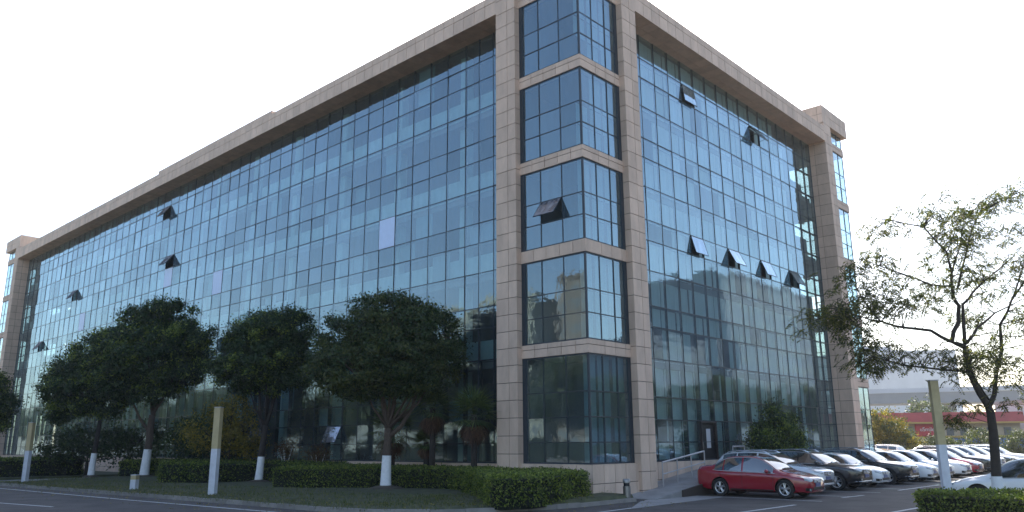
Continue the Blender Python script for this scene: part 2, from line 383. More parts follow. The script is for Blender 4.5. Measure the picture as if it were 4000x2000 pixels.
def grid_bars(C, side):
    mb = MB()
    def bx(a0, a1, h0, h1, z0, z1):
        if side == 'L': mb.box(GX-h1, GX-h0, a0, a1, z0, z1)
        else: mb.box(a0, a1, GX-h1, GX-h0, z0, z1)
    for c in C[1:-1]:
        bx(c-.010, c+.010, -.02, .018, ZR[0], ZR[-1])          # thin cover strip outside
        bx(c-.03, c+.03, -.20, -.022, ZR[0], 4.92); bx(c-.022, c+.022, -.09, -.022, 4.921, ZR[-1])           # deeper post behind the glass
    bx(C[0], C[0]+.05, -.2, .016, ZR[0], ZR[-1]); bx(C[-1]-.06, C[-1], -.2, .016, ZR[0], ZR[-1])
    for z in ZR[1:-1]: bx(C[0]+.051, C[-1]-.061, -.015, .022, z-.013, z+.013)
    for z in ZR[1:-1]: bx(C[0]+.051, C[-1]-.061, -.12, -.023, z-.025, z+.025)
    bx(C[0], C[-1], -.1, .014, ZR[0]-.06, ZR[0]-.001)
    return mb.build('mullion_grid', M['mull'], B)
grid_bars(LC, 'L'); grid_bars(RC, 'R')
# behind the glass: floors, inner walls, sill boards, columns, blinds
FL = [.5, 4.75, 8.45, 12.12, 15.85, 19.55]
for z in FL:
    mb = MB(); mb.box(1.05, 7.0, LY0, LY1, z-.15, z+.12); mb.box(RX0, RX1, 1.05, 7.0, z-.16, z+.11); mb.build('floor_slab', M['slab'], B)
mb = MB()
for z0, z1 in ((.3,9.95),(11.0,13.5),(14.5,17.0),(17.9,19.4)): mb.box(21.7, 24.04, 1.5, 1.6, z0, z1)  # added dark screens darken the end panes; the gaps leave bright squares
for z0, z1 in ((9.951,10.999),(13.501,14.499),(17.001,17.899)): mb.box(21.7, 22.5, 1.5, 1.6, z0, z1)
mb.box(21.58, 21.701, 1.5, 6.9, .3, 19.4); mb.build('end_light_block', M['mull'], B); mb = MB(); mb.box(1.5, 1.6, 65.8, LY1-.01, .3, 19.4); mb.build('end_light_block', M['mull'], B)  # added too: return screen stops bright streaks, last one darkens the left end
mb = MB(); mb.box(7.0, 7.2, LY0, LY1, 0, 19.4); mb.build('inner_wall', M['inner'], B)
mb = MB(); mb.box(RX0+3.4, RX1-1.2, 7.0, 7.2, 0, 19.39); mb.build('inner_wall', M['inner'], B)
for z in FL[1:5]:
    mb = MB(); mb.box(1.12, 1.2, LY0+.1, LY1-.1, z+.18, z+1.02); mb.build('sill_board', M['board'], B)
mb = MB(); y = 7.6
while y < LY1-2: mb.box(1.35, 1.75, y, y+.45, .9, 19.3); y += 4.72
mb.build('inner_column', M['board'], B)
bl = MB()
for i in range(len(RC)-1):
    for j in range(len(ZR)-1):
        if ('R', i, j) in OPEN or rnd.random() < .10: continue
        if i >= 15: continue
        d = rnd.uniform(.25, .32)
        bl.quad((RC[i]+.02,GX+d,ZR[j]+.02),(RC[i+1]-.02,GX+d,ZR[j]+.02),(RC[i+1]-.02,GX+d,ZR[j+1]-.02),(RC[i]+.02,GX+d,ZR[j+1]-.02))
tag(bl.build('window_blind', M['blind'], B), kind='stuff'); bl = MB()
for i in range(len(LC)-1):
    for j in range(2, len(ZR)-1):
        if i > 50 or ('L', i, j) in OPEN or rnd.random() > (.10 if i < 22 else .42): continue
        d = rnd.uniform(.24, .30)
        bl.quad((GX+d,LC[i+1]-.02,ZR[j]+.02),(GX+d,LC[i]+.02,ZR[j]+.02),(GX+d,LC[i]+.02,ZR[j+1]-.02),(GX+d,LC[i+1]-.02,ZR[j+1]-.02))
tag(bl.build('roller_blind', M['blind_l'], B), kind='stuff')
# open sashes: hinged at the top, swung outwards
M['sash'] = glassmat('open_sash_glass', refl=(.8,.85,.95), trans=(.1,.13,.16), base=.30, film=.25, wave=.03, filmcol=(.5,.48,.52))
M['sash_r'] = glassmat('right_sash_glass', refl=(.70,.88,1), trans=(.2,.28,.32), base=.45, edge=.45, film=.20, wave=.05)
def sash(side, a0, a1, z0, z1, ang, gx):
    r = math.radians(ang); L = z1-z0; dx, dz = math.sin(r), math.cos(r)
    def P(a, s, h=0):                                          # s down the sash from the hinge, h outwards from its plane
        o = s*dx+h*dz; z = z1-s*dz+h*dx
        return (gx-.03-o, a, z) if side == 'L' else (a, gx-.03-o, z)
    g = MB()
    g.quad(P(a0,.03), P(a1,.03), P(a1,L-.03), P(a0,L-.03))
    o = g.build('open_window', M['sash_r'] if side == 'R' else M['sash'], B); f = MB()
    def bar(b0, b1, s0, s1):
        f.hexa([P(b0,s0,-.022),P(b1,s0,-.022),P(b1,s1,-.022),P(b0,s1,-.022),P(b0,s0,.006),P(b1,s0,.006),P(b1,s1,.006),P(b0,s1,.006)])
    bar(a0,a0+.028,0,L); bar(a1-.028,a1,0,L); bar(a0+.029,a1-.029,0,.028); bar(a0+.029,a1-.029,L-.028,L)
    f.build('sash_frame', M['mull'], o)
    for a in (a0+.03, a1-.03):
        k = MB(); q0 = P(a, L*.75, -.02); q1 = (gx+.02, a, z0+.25) if side == 'L' else (a, gx+.02, z0+.25)
        k.tube([q0, q1], .012, 5); k.build('stay', M['mull'], o)
for (side, i, j), a in OPEN.items():
    C = LC if side == 'L' else RC; sash(side, C[i]+.02, C[i+1]-.02, ZR[j]+.02, ZR[j+1]-.02, a, GX)
c3 = [.05, 3.15/3*1.02, 3.15*.675]
sash('L', c3[1]+.02, c3[2]-.02, 9.81, 10.63, 36, .06)
# the ramp door in the right front
d = MB(); d.box(8.77, 9.98, .83, .90, .56, 2.42); do = d.build('door', M['black'], B)
d = MB(); d.box(8.70, 8.77, .70, .92, .56, 2.48); d.box(9.98, 10.05, .70, .92, .56, 2.48); d.box(8.77, 9.98, .70, .92, 2.42, 2.48); d.build('door_frame', mat('dark_bronze', (.02,.014,.014), .5), do)
d = MB(); d.box(9.29, 9.64, .815, .826, 1.36, 2.17); d.build('paper_notice', mat('paper', (.45,.45,.47), .8), do)
d = MB(); d.tube([(8.88,.80,1.3),(8.88,.76,1.32),(8.88,.76,1.6),(8.88,.80,1.62)], .015, 6); d.build('door_handle', M['steel'], do)
# roof deck
mb = MB(); mb.box(1.2, REND-.6, 1.2, LEND-.6, 19.7, 19.95); mb.build('roof_deck', M['slab'], B)
mb = MB(); mb.box(REND-.6, REND-.3, 6.2, LEND-.7, -.3, 20.2); mb.box(6.3, REND-.6, LEND-.6, LEND-.3, -.3, 20.2); mb.build('rear_wall', M['stone'], B)
# ---------------------------------------------------------------- planting bed, kerbs, ramp, rail
KERB = [(-9.75,31.2),(-9.46,27.5),(-9.2,20),(-8.86,15),(-8.66,10.8),(-8.45,7.1),(-8.35,3.4),(-8.1,1.9),(-7.35,.5),(-6.3,-.4),(-5.0,-.92),(-3.83,-1.32),(-2.79,-1.5),(-1,-1.52),(.45,-1.5),(1.25,-1.3)]
def ring_normals(P):
    out = []
    for i in range(len(P)):
        a, b = Vector(P[max(i-1,0)]), Vector(P[min(i+1,len(P)-1)]); d = (b-a).normalized(); out.append(Vector((-d.y, d.x)))
    return out
def resample(P, step):
    out = []; acc = 0; nxt = 0
    for a, b in zip(P, P[1:]):
        a, b = Vector(a), Vector(b); L = (b-a).length
        while nxt <= acc+L:
            out.append(a.lerp(b, (nxt-acc)/L)); nxt += step
        acc += L
    return out
kp = resample(KERB, .98); kn = ring_normals(kp); mb = MB(); rk = random.Random(3)
for i in range(len(kp)-1):
    a, b, na, nb = kp[i], kp[i+1], kn[i], kn[i+1]; g = (b-a).normalized()*.008
    h = ZG+.125+rk.uniform(-.012, .012); w = .13
    A, Bq = a+g, b-g
    mb.hexa([(A.x,A.y,ZG-.05),(Bq.x,Bq.y,ZG-.05),(Bq.x+nb.x*w,Bq.y+nb.y*w,ZG-.05),(A.x+na.x*w,A.y+na.y*w,ZG-.05),(A.x+na.x*.015,A.y+na.y*.015,h),(Bq.x+nb.x*.015,Bq.y+nb.y*.015,h),(Bq.x+nb.x*w,Bq.y+nb.y*w,h),(A.x+na.x*w,A.y+na.y*w,h)])
structure(mb.build('kerb', M['kerb']))
def bedz(x, y):                                                # gently mounded bed: low at the kerb, 0 at the wall
    return -.14+.12*min(1, max(0, (x+8.6)/6.0))+.02*math.sin(x*1.7+y*.8)
def back(p): return Vector((.5, p.y)) if p.y > .5 else Vector((max(.2, p.x*.02+.3) if p.x < .2 else p.x, -.05))
mb = MB(); rows = []
for p, n in zip(kp, kn):
    q = p+n*.12; b = back(q); rows.append([(*(q.lerp(b, t)), bedz(*q.lerp(b, t)) if t > 0 else ZG+.11) for t in (0,.05,.12,.2,.3,.45,.6,.8,1)])
mb.grid(rows); structure(mb.build('lawn', M['lawn'], smooth=True))
# driveway and far bed on the left
structure((lambda m: (m.poly([(-9.9,31.3,ZG+.02),(1,31.3,ZG+.02),(1,36.2,ZG+.02),(-9.9,36.2,ZG+.02)]), m.build('driveway', M['concrete']))[1])(MB()))
mb = MB(); mb.box(-9.6, .5, 36.3, 90, ZG-.05, -.12); structure(mb.build('far_lawn', M['lawn']))
# ramp up to the side door
def rz_(x): return ZG+.01+(x-1.4)/(8.2-1.4)*(.56-ZG-.01) if x < 8.2 else .56
mb = MB(); xs = [1.4+.85*k for k in range(9)]+[10.4]
for a, b in zip(xs, xs[1:]):
    mb.hexa([(a,-1.55 if a > 2.6 else -1.55,ZG-.05),(b,-1.55,ZG-.05),(b,.55,ZG-.05),(a,.55,ZG-.05),(a,-1.55,rz_(a)),(b,-1.55,rz_(b)),(b,.55,rz_(b)),(a,.55,rz_(a))])
structure(mb.build('ramp', M['concrete']))
mb = MB(); mb.poly([(-2.2,-3.0,ZG+.005),(3.9,-2.75,ZG+.005),(3.9,-1.5,ZG+.005),(1.3,-1.3,ZG+.005),(.4,-1.62,ZG+.005)]); structure(mb.build('pavement', M['concrete']))
mb = MB(); mb.poly([(3.95,-2.35,ZG+.009),(8.6,-2.35,ZG+.009),(8.6,-1.56,ZG+.009),(3.95,-1.56,ZG+.009)]); structure(mb.build('soil_strip', M['soil']))
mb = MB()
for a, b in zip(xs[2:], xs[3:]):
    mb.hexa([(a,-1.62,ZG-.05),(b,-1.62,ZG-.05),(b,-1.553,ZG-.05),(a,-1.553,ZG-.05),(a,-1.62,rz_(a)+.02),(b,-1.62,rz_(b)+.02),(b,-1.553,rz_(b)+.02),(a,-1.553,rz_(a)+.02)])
tag(mb.build('ramp_side_shade', mat('dark_brown_shade', (.05,.038,.032), .8)), 'low ramp side behind the red saloon, its shade and soil put into a dark brown colour', 'painted ramp shade')  # thin cover over the ramp side; its dark brown paints in shade and soil
M['rail'] = mat('grey_painted_steel', (.42,.39,.39), .45, metal=.3)
def handrail(name, x0, x1, y, n, label):
    t = thing(name, (x0, y, rz_(x0)), label, 'handrail', 'handrails beside the side door ramp')
    h = lambda x: .86+rz_(x)-rz_(x0)
    m = MB(); m.tube([(0,0,h(x0)),(x1-x0,0,h(x1))], .034, 8); m.build('top_rail', M['rail'], t)
    m = MB(); m.tube([(0,0,h(x0)-.42),(x1-x0,0,h(x1)-.42)], .022, 8); m.build('mid_rail', M['rail'], t)
    for k in range(n):
        x = x0+(x1-x0)*k/(n-1); m = MB(); m.tube([(x-x0,0,rz_(x)-rz_(x0)),(x-x0,0,h(x))], .024, 8); m.build('post', M['rail'], t)
    return t
handrail('handrail', 3.75, 6.85, -.4, 4, 'sloping grey steel handrail climbing the ramp left of the black side door')
handrail('handrail', 9.25, 10.3, -.4, 2, 'short level grey steel handrail right of the black side door')
# lamp posts, bollards
M['pwhite'] = mat('post_white', (.60,.61,.66), .5, var=.12, scale=4); M['pyellow'] = mat('post_yellow', (.46,.37,.20), .55, var=.15, scale=3)
def lamp_post(x, y, z, h, label, w=.23, ysplit=.52, rz=.6):
    t = thing('lamp_post', (x, y, z), label, 'lamp post', 'square lamp posts by the road', rz)
    s = h*ysplit; m = MB(); a = w/2
    m.box(-a,a,-a,a,-.1,s); m.build('lower_shaft', M['pwhite'], t)
    m = MB(); m.box(-a,a,-a,a,s+.002,h-.03); m.build('lamp_shade', M['pyellow'], t)
    m = MB(); m.box(-a-.012,a+.012,-a-.012,a+.012,h-.028,h); m.build('cap', M['rail'], t)
    return t
lamp_post(-8.4, 29.94, -.14, 3.0, 'square lamp post furthest left, white below and yellow above')
lamp_post(-7.6, 11.5, -.13, 3.15, 'square lamp post on the lawn by the yellow bush, white below and yellow above', .24)
lamp_post(.51, -10.74, ZG, 3.40, 'square lamp post before the parked cars, tan yellow above and grey white below', .19)
t = thing('light_bollard', (-7.84,17.8,-.13), 'knee high square light bollard on the grass, white with a yellow top', 'bollard', rz=.6)
m = MB(); m.box(-.12,.12,-.12,.12,-.1,.40); m.build('shaft', M['pwhite'], t)
m = MB(); m.box(-.12,.12,-.12,.12,.402,.57); m.build('lamp_shade', M['pyellow'], t)
m = MB(); m.box(-.13,.13,-.13,.13,.572,.60); m.build('cap', M['pwhite'], t)
t = thing('path_light', (.13,-1.3,-.12), 'round metal bollard light standing by the corner of the stone plinth', 'bollard light')
m = MB(); m.lathe([(.0,0),(.125,0),(.125,.36)], n=20); m.build('shaft', M['steel'], t, True, 40)
m = MB(); m.lathe([(.10,.361),(.10,.46)], n=20); m.build('lamp_shade', M['black'], t, True, 40)
m = MB(); m.lathe([(.125,.461),(.125,.56),(.11,.585),(0,.585)], n=20); m.build('cap', M['steel'], t, True, 40)
t = thing('flag_sign', (12.2,-.2,.0), 'narrow pale yellow feather banner on a pole behind the parked cars', 'banner')
m = MB(); m.tube([(0,0,ZG),(0,0,2.4)], .02, 6); m.build('pole', M['rail'], t)
m = MB(); P = [[(sx*w, -.03+.01*sx, z) for sx in (-1,0,1)] for z, w in ((1.3,.04),(1.5,.11),(1.8,.14),(2.1,.12),(2.35,.06))]; m.grid(P); m.grid([[(x,y+.012,z) for x,y,z in r] for r in P]); m.build('banner_cloth', mat('banner_yellow', (.55,.50,.22), .7), t)

# ---------------------------------------------------------------- cars
def pchip(pts):
    xs = [p[0] for p in pts]; ys = [p[1] for p in pts]; n = len(xs)
    d = [(ys[i+1]-ys[i])/(xs[i+1]-xs[i]) for i in range(n-1)]; mm = [d[0]]
    for i in range(1, n-1): mm.append(0 if d[i-1]*d[i] <= 0 else 2*d[i-1]*d[i]/(d[i-1]+d[i]))
    mm.append(d[-1])
    def f(x):
        if x <= xs[0]: return ys[0]
        if x >= xs[-1]: return ys[-1]
        i = max(k for k in range(n-1) if xs[k] <= x); h = xs[i+1]-xs[i]; t = (x-xs[i])/h
        return (2*t**3-3*t*t+1)*ys[i]+(t**3-2*t*t+t)*h*mm[i]+(-2*t**3+3*t*t)*ys[i+1]+(t**3-t*t)*h*mm[i+1]
    return f
CARS = {
 'sedan': dict(L=4.55, wr=.325, fa=.88, ra=3.47,
  zt=[(0,.66),(.04,.70),(.2,.765),(.6,.87),(.98,.935),(1.12,.97),(1.5,1.215),(1.85,1.39),(2.2,1.45),(2.65,1.46),(3.1,1.435),(3.4,1.36),(3.7,1.22),(3.92,1.125),(4.05,1.105),(4.3,1.10),(4.47,1.075),(4.55,1.0)],
  zs=[(0,.60),(.1,.67),(.6,.755),(1.0,.80),(1.5,.825),(2.5,.855),(3.5,.89),(4.0,.935),(4.45,.95),(4.55,.90)],
  zb=[(0,.27),(.15,.2),(.5,.19),(4,.2),(4.3,.27),(4.55,.36)],
  ws=[(0,.60),(.05,.68),(.15,.76),(.35,.83),(.7,.875),(1.3,.895),(3,.895),(3.8,.88),(4.2,.83),(4.45,.75),(4.55,.66)],
  wr_=[(1.0,.79),(1.3,.73),(1.85,.63),(2.6,.62),(3.4,.60),(3.9,.66),(4.1,.72)], cab=(1.0,4.1),
  wind=(1.10,1.86), rear=(3.38,3.86), win=((1.30,2.50),(2.57,3.30),(3.35,3.70)), seams=(1.30,2.535,3.45)),
 'suv': dict(L=4.6, wr=.365, fa=.93, ra=3.60,
  zt=[(0,.86),(.04,.90),(.2,.96),(.6,1.03),(1.15,1.09),(1.3,1.12),(1.7,1.37),(2.05,1.56),(2.4,1.63),(2.9,1.655),(3.6,1.63),(4.0,1.58),(4.2,1.50),(4.42,1.22),(4.53,1.08),(4.6,.98)],
  zs=[(0,.80),(.1,.86),(.6,.95),(1.2,1.02),(1.6,1.045),(2.5,1.075),(3.5,1.10),(4.2,1.11),(4.5,1.06),(4.6,.94)],
  zb=[(0,.34),(.15,.27),(.5,.25),(4,.26),(4.35,.32),(4.6,.42)],
  ws=[(0,.66),(.05,.74),(.15,.82),(.35,.88),(.7,.915),(1.3,.93),(3.6,.925),(4.2,.89),(4.5,.82),(4.6,.74)],
  wr_=[(1.2,.80),(1.5,.74),(2.05,.65),(2.9,.645),(3.9,.62),(4.3,.68),(4.5,.72)], cab=(1.2,4.5),
  wind=(1.28,2.06), rear=(4.16,4.46), win=((1.48,2.50),(2.57,3.42),(3.47,4.08)), seams=(1.42,2.535,3.50)),
}
M['carglass'] = mat('car_glass', (.012,.018,.02), .03, spec=.5); M['carglass'].node_tree.nodes['Principled BSDF'].inputs['IOR'].default_value = 3.0; M['tyre'] = mat('tyre_rubber', (.018,.018,.019), .85, bump=.1)
M['rim'] = mat('alloy_rim', (.62,.62,.63), .28, metal=.85); M['chrome'] = mat('chrome', (.75,.76,.78), .1, metal=1)
M['lamp'] = mat('headlight_glass', (.34,.36,.36), .08, spec=.6, coat=1); M['trim'] = mat('bright_trim', (.62,.62,.63), .25, metal=.3); M['well'] = mat('wheel_well', (.01,.01,.01), .9)
M['tail'] = mat('tail_light_red', (.30,.015,.015), .15, coat=1); M['plate'] = mat('blue_plate', (.06,.09,.22), .4); M['ptext'] = mat('plate_white', (.6,.6,.62), .5)
M['grille'] = mat('grille_black', (.01,.01,.011), .35)
def paint(name, c, metal=.0, rough=.22): return mat(name, c, rough, metal=metal, coat=1)
PAINT = dict(red=paint('red_paint',(.30,.005,.020)), silver=paint('silver_paint',(.72,.74,.78),.1), black=paint('black_paint',(.008,.009,.013)), white=paint('white_car_paint',(.86,.86,.87),0), pearl=paint('pale_grey_paint',(.70,.72,.75),.1), darkred=paint('dark_red_paint',(.30,.008,.03)))
def make_car(kind):
    D = CARS[kind]; L = D['L']; f = {k: pchip(D[k]) for k in ('zt','zs','zb','ws','wr_')}; c0, c1 = D['cab']
    def sec(s):
        ws, zb, zs, zt = f['ws'](s), f['zb'](s), f['zs'](s), f['zt'](s)
        hood = ws-.16
        k = min(1, max(0, (s-c0+.12)/.25))*min(1, max(0, (c1+.12-s)/.25)); wr = hood*(1-k)+f['wr_'](s)*k
        crown = .045+.0*k; zr = max(zs+.018, zt-crown); zt = max(zt, zr+.015)
        gb = (ws-.05, zs+.012)
        g = lambda t: (gb[0]+(wr-gb[0])*t+.028*math.sin(math.pi*t)*k, gb[1]+(zr-gb[1])*t)
        return [(0,zb),(.84*ws,zb),(.955*ws,zb+.05),(.99*ws,zb+.14),(ws,zb+.45*(zs-zb)),(.992*ws,zs-.12),(ws-.012,zs-.04),(ws-.03,zs),gb,g(.33),g(.66),g(.93),(wr-.035,zr+.022),(wr*.7,zt-.012),(wr*.35,zt-.003),(0,zt)]
    S = sorted(set([0,.02,.05,.09,.14,.2]+[.28+.1*i for i in range(int((L-.5)/.1))]+[L-.2,L-.13,L-.07,L-.03,L]))
    mb = MB(); rows = []
    for s in S:
        h = sec(s); y = s-L/2; rows.append([(x, y, z) for x, z in h]+[(-x, y, z) for x, z in h[-2:0:-1]])
    n = len(rows[0]); 
    for r in rows: mb.v += r
    for i in range(len(S)-1):
        for j in range(n):
            mb.f.append((i*n+j, i*n+(j+1) % n, (i+1)*n+(j+1) % n, (i+1)*n+j)); mb.m.append(0)
    mb.f.append(tuple(reversed(range(n)))); mb.m.append(0); k = (len(S)-1)*n; mb.f.append(tuple(k+j for j in range(n))); mb.m.append(0)
    bvh = BVHTree.FromPolygons([Vector(v) for v in mb.v], mb.f)
    body_me = mb.mesh('car_body', [PAINT['white'], M['well']])
    cut = MB()
    for s in (D['fa'], D['ra']):
        for sg in (-1, 1):
            cut.lathe([(0,-.16),(D['wr']+.055,-.16),(D['wr']+.055,.3),(0,.3)], (sg*(f['ws'](s)-.10), s-L/2, D['wr']-.005), 'x', 28, 1)
    # lathe profile runs from the inner to the outer end; keep each cutter a closed solid
    cme = cut.mesh('cutter', [PAINT['white'], M['well']])
    import bmesh
    bm = bmesh.new(); bm.from_mesh(cme); bmesh.ops.remove_doubles(bm, verts=bm.verts, dist=1e-5); bmesh.ops.recalc_face_normals(bm, faces=bm.faces); bm.to_mesh(cme); bm.free()
    bm = bmesh.new(); bm.from_mesh(body_me); bmesh.ops.recalc_face_normals(bm, faces=bm.faces); bm.to_mesh(body_me); bm.free()
    bo, co = link('tmp_a', body_me), link('tmp_b', cme)
    md = bo.modifiers.new('b', 'BOOLEAN'); md.operation = 'DIFFERENCE'; md.object = co; md.solver = 'EXACT'
    dg = bpy.context.evaluated_depsgraph_get(); me = bpy.data.meshes.new_from_object(bo.evaluated_get(dg))
    bpy.data.objects.remove(bo); bpy.data.objects.remove(co)
    me.name = kind+'_body'; me.polygons.foreach_set("use_smooth", [True]*len(me.polygons)); me.set_sharp_from_angle(angle=math.radians(38))
    root = thing('parked_car', (0,0,0), 'parked car', 'car')
    body = link('body', me, root)
    def cast(o, d, off):
        hit = bvh.ray_cast(Vector(o), Vector(d), 6)
        if hit[0] is None: return None
        nn = hit[1]
        if nn.dot(Vector(d)) > 0: nn = -nn
        return hit[0]+nn*off
    def patch(name, m, top, bot, mode, parent=root, off=.008, nu=14, nv=5, sg=1):
        """surface patch between two poly-lines, laid onto the body: mode side (y,z) / front (x,z) / rear (x,z) / top (x,y)"""
        def samp(pl, t):
            q = t*(len(pl)-1); i = min(int(q), len(pl)-2); w = q-i
            return (pl[i][0]*(1-w)+pl[i+1][0]*w, pl[i][1]*(1-w)+pl[i+1][1]*w)
        P = []
        for a in range(nu+1):
            r = []
            for b in range(nv+1):
                p, q = samp(top, a/nu), samp(bot, a/nu); w = b/nv; u, v = p[0]*(1-w)+q[0]*w, p[1]*(1-w)+q[1]*w
                if mode == 'side': r.append(cast((sg*3,u,v), (-sg,0,0), off))
                elif mode == 'front': r.append(cast((u,-5,v), (0,1,0), off))
                elif mode == 'rear': r.append(cast((u,5,v), (0,-1,0), off))
                else: r.append(cast((u,v,4), (0,0,-1), off))
            P.append(r)
        k = MB(); k.grid(P); return k.build(name, m, parent, True) if k.f else None
    Y = lambda s: s-L/2
    suv = kind == 'suv'
    w0_ = D['wind'][0]
    # glazing
    for sg in (-1, 1):
        for a, b in D['win']:
            ss = [a+(b-a)*i/10 for i in range(11)]
            bt = [(Y(s), f['zs'](s)+.045) for s in ss]
            tp = [(Y(s), max(f['zs'](s)+.05, max(f['zs'](s)+.018, f['zt'](s)-.045)-.032)) for s in ss]
            patch('side_window', M['carglass'], tp, bt, 'side', sg=sg, nu=16, nv=5)
        a, b = D['win'][0][0], D['win'][-1][1]; ss = [a-.06+(b-a+.12)*i/24 for i in range(25)]
        lo = [cast((sg*3,Y(s),f['zs'](s)+.03), (-sg,0,0), .008) for s in ss]
        hi = [cast((sg*3,Y(s),max(f['zs'](s)+.03, max(f['zs'](s)+.018, f['zt'](s)-.045)-.018)), (-sg,0,0), .008) for s in ss]
        k = MB(); lo = [p for p in lo if p]; hi = [p for p in hi if p]
        if len(lo) > 2 and len(hi) > 2: k.tube(lo, .011, 5); k.tube(hi, .011, 5); k.build('window_trim', M['trim'], root, True)
        # door shut lines, handles, sill
        for s in D['seams']:
            pts = [cast((sg*3,Y(s)+.0*z,z), (-sg,0,0), .002) for z in [f['zb'](s)+.12+(f['zs'](s)-f['zb'](s)-.12)*i/8 for i in range(9)]]
            k = MB(); k.tube([p for p in pts if p], .006, 4); k.build('door_seam', M['well'], root)
        for s in (2.28, 3.25):
            z = f['zs'](s)-.09; p = cast((sg*3,Y(s),z), (-sg,0,0), .012)
            k = MB(); k.box(p.x-.012,p.x+.012,p.y-.09,p.y+.09,p.z-.012,p.z+.014); k.build('door_handle', PAINT['white'] if not suv else M['chrome'], root)
        ss = [D['fa']+D['wr']+.1+(D['ra']-D['fa']-2*D['wr']-.2)*i/10 for i in range(11)]
        patch('rocker_panel', M['black'], [(Y(s), f['zb'](s)+(.19 if suv else .10)) for s in ss], [(Y(s), f['zb'](s)+.055) for s in ss], 'side', sg=sg, nu=10, nv=2, off=.006)
        # mirror
        s = w0_+.42; z = f['zs'](s)+.10; x = sg*(f['ws'](s)+.04)
        k = MB(); P = []
        for i in range(7):
            t = -1+2*i/6; r = math.sqrt(max(0, 1-t*t*.92)); P.append([(x+sg*.11*t, Y(s)-.02+.075*r*math.cos(2*math.pi*j/10), z+.07*r*math.sin(2*math.pi*j/10)) for j in range(11)])
        k.grid(P); k.poly(P[0][:-1]); k.poly(P[-1][:-1]); k.box(min(x-sg*.16,x-sg*.05),max(x-sg*.16,x-sg*.05),Y(s)-.03,Y(s)+.03,z-.06,z-.03); k.build('mirror', PAINT['white'], root, True, 50)
    w0, w1 = D['wind']; hw0, hw1 = f['wr_'](w0+.1)-.03, f['wr_'](w1)-.045
    fr = [-1+2*i/10 for i in range(11)]
    patch('windshield', M['carglass'], [(hw1*t, Y(w1)+.05*t*t) for t in fr], [(hw0*t, Y(w0)+.10*t*t) for t in fr], 'top', nv=8, nu=16)
    r0, r1 = D['rear']
    patch('rear_window', M['carglass'], [(f['wr_'](r0)*.9*t, Y(r0)-.03*t*t) for t in fr], [(f['wr_'](r1)*.88*t, Y(r1)-.05*t*t) for t in fr], 'top', nv=6, nu=14)
    k = MB()
    for x0 in (-.35, .15):
        a, b = cast((x0,Y(w0)+.03,4),(0,0,-1),.02), cast((x0+.42,Y(w0)+.12,4),(0,0,-1),.02)
        if a and b:
            q = MB(); q.tube([a,b], .01, 4); q.build('wiper', M['black'], root)
    # front
    zf = .15 if suv else 0
    for sg in (-1, 1):
        if suv:
            patch('headlight', M['lamp'], [(sg*.46,.86),(sg*.62,.90),(sg*.80,.945)], [(sg*.47,.77),(sg*.64,.77),(sg*.82,.85)], 'front', nu=12, nv=4)
        else:
            patch('headlight', M['lamp'], [(sg*.43,.70),(sg*.58,.745),(sg*.735,.775)], [(sg*.41,.60),(sg*.6,.575),(sg*.755,.63)], 'front', nu=12, nv=4)
        h = patch('fog_light', M['grille'], [(sg*.48,.36+zf),(sg*.76,.38+zf)], [(sg*.48,.25+zf),(sg*.74,.28+zf)], 'front', nu=6, nv=2)
        p = cast((sg*.62,-5,.31+zf),(0,1,0),.012)
        k = MB(); k.lathe([(0,-.01),(.045,-.01),(.045,.01)], p, 'y', 12); k.build('fog_lamp', M['lamp'], h, True, 40)
        patch('tail_light', M['tail'], [(sg*.45,.92+zf*1.2),(sg*.78,.94+zf*1.2)], [(sg*.5,.80+zf),(sg*.8,.78+zf)], 'rear', nu=8, nv=3)
    gz0, gz1, gw = (.70,.85,.36) if suv else (.545,.655,.37)
    g = patch('grille', M['grille'], [(-gw,gz1),(0,gz1+.015),(gw,gz1)], [(-gw*.86,gz0),(0,gz0-.01),(gw*.86,gz0)], 'front', nu=12, nv=3)
    for i in range(3):
        z = gz0+.02+(gz1-gz0-.03)*i/2
        pts = [p for p in (cast((gw*.93*t,-5,z),(0,1,0),.016) for t in fr) if p]
        k = MB(); k.tube(pts, .011, 5); k.build('grille_bar', M['chrome'], g, True)
    p = cast((0,-5,(gz0+gz1)/2),(0,1,0),.024); k = MB(); R = .055
    k.tube([(p.x+R*math.cos(a*math.pi/10), p.y, p.z+R*math.sin(a*math.pi/10)) for a in range(21)], .009, 5)
    for q in (((-.03,.04),(-.012,.005),(0,.03),(.012,.005),(.03,.04)), ((-.042,.012),(-.022,-.04),(0,-.005),(.022,-.04),(.042,.012))):
        k.tube([(p.x+a, p.y-.002, p.z+b) for a, b in q], .006, 4)
    k.build('emblem', M['chrome'], g, True)
    patch('lower_grille', M['grille'], [(-.40,.40+zf*.9),(.40,.40+zf*.9)], [(-.42,.26+zf),(.42,.26+zf)], 'front', nu=10, nv=3, off=.006)
    pts = [p for p in (cast((.82*t,-5,.235+zf),(0,1,0),.010) for t in fr) if p]; k = MB(); k.tube(pts, .014, 5); k.build('bumper_trim', M['chrome'] if suv else PAINT['white'], root, True)
    p = cast((0,-5,.47+zf*.9),(0,1,0),.014); k = MB(); k.box(-.22,.22,p.y-.012,p.y+.006,p.z-.07,p.z+.07); pl = k.build('number_plate', M['plate'], root)
    k = MB()
    k.box(-.205,.205,p.y-.0145,p.y-.0125,p.z+.054,p.z+.060); k.box(-.205,.205,p.y-.0145,p.y-.0125,p.z-.060,p.z-.054); k.build('plate_border', M['ptext'], pl)
    if suv:
        for sg in (-1, 1):
            pts = [(sg*.56, Y(s), f['zt'](s)+z_) for s, z_ in ((2.15,-.03),(2.3,.03),(2.8,.045),(3.5,.045),(3.9,.03),(4.05,-.03))]
            k = MB(); k.tube(pts, .022, 6); k.build('roof_rail', M['chrome'], root, True)
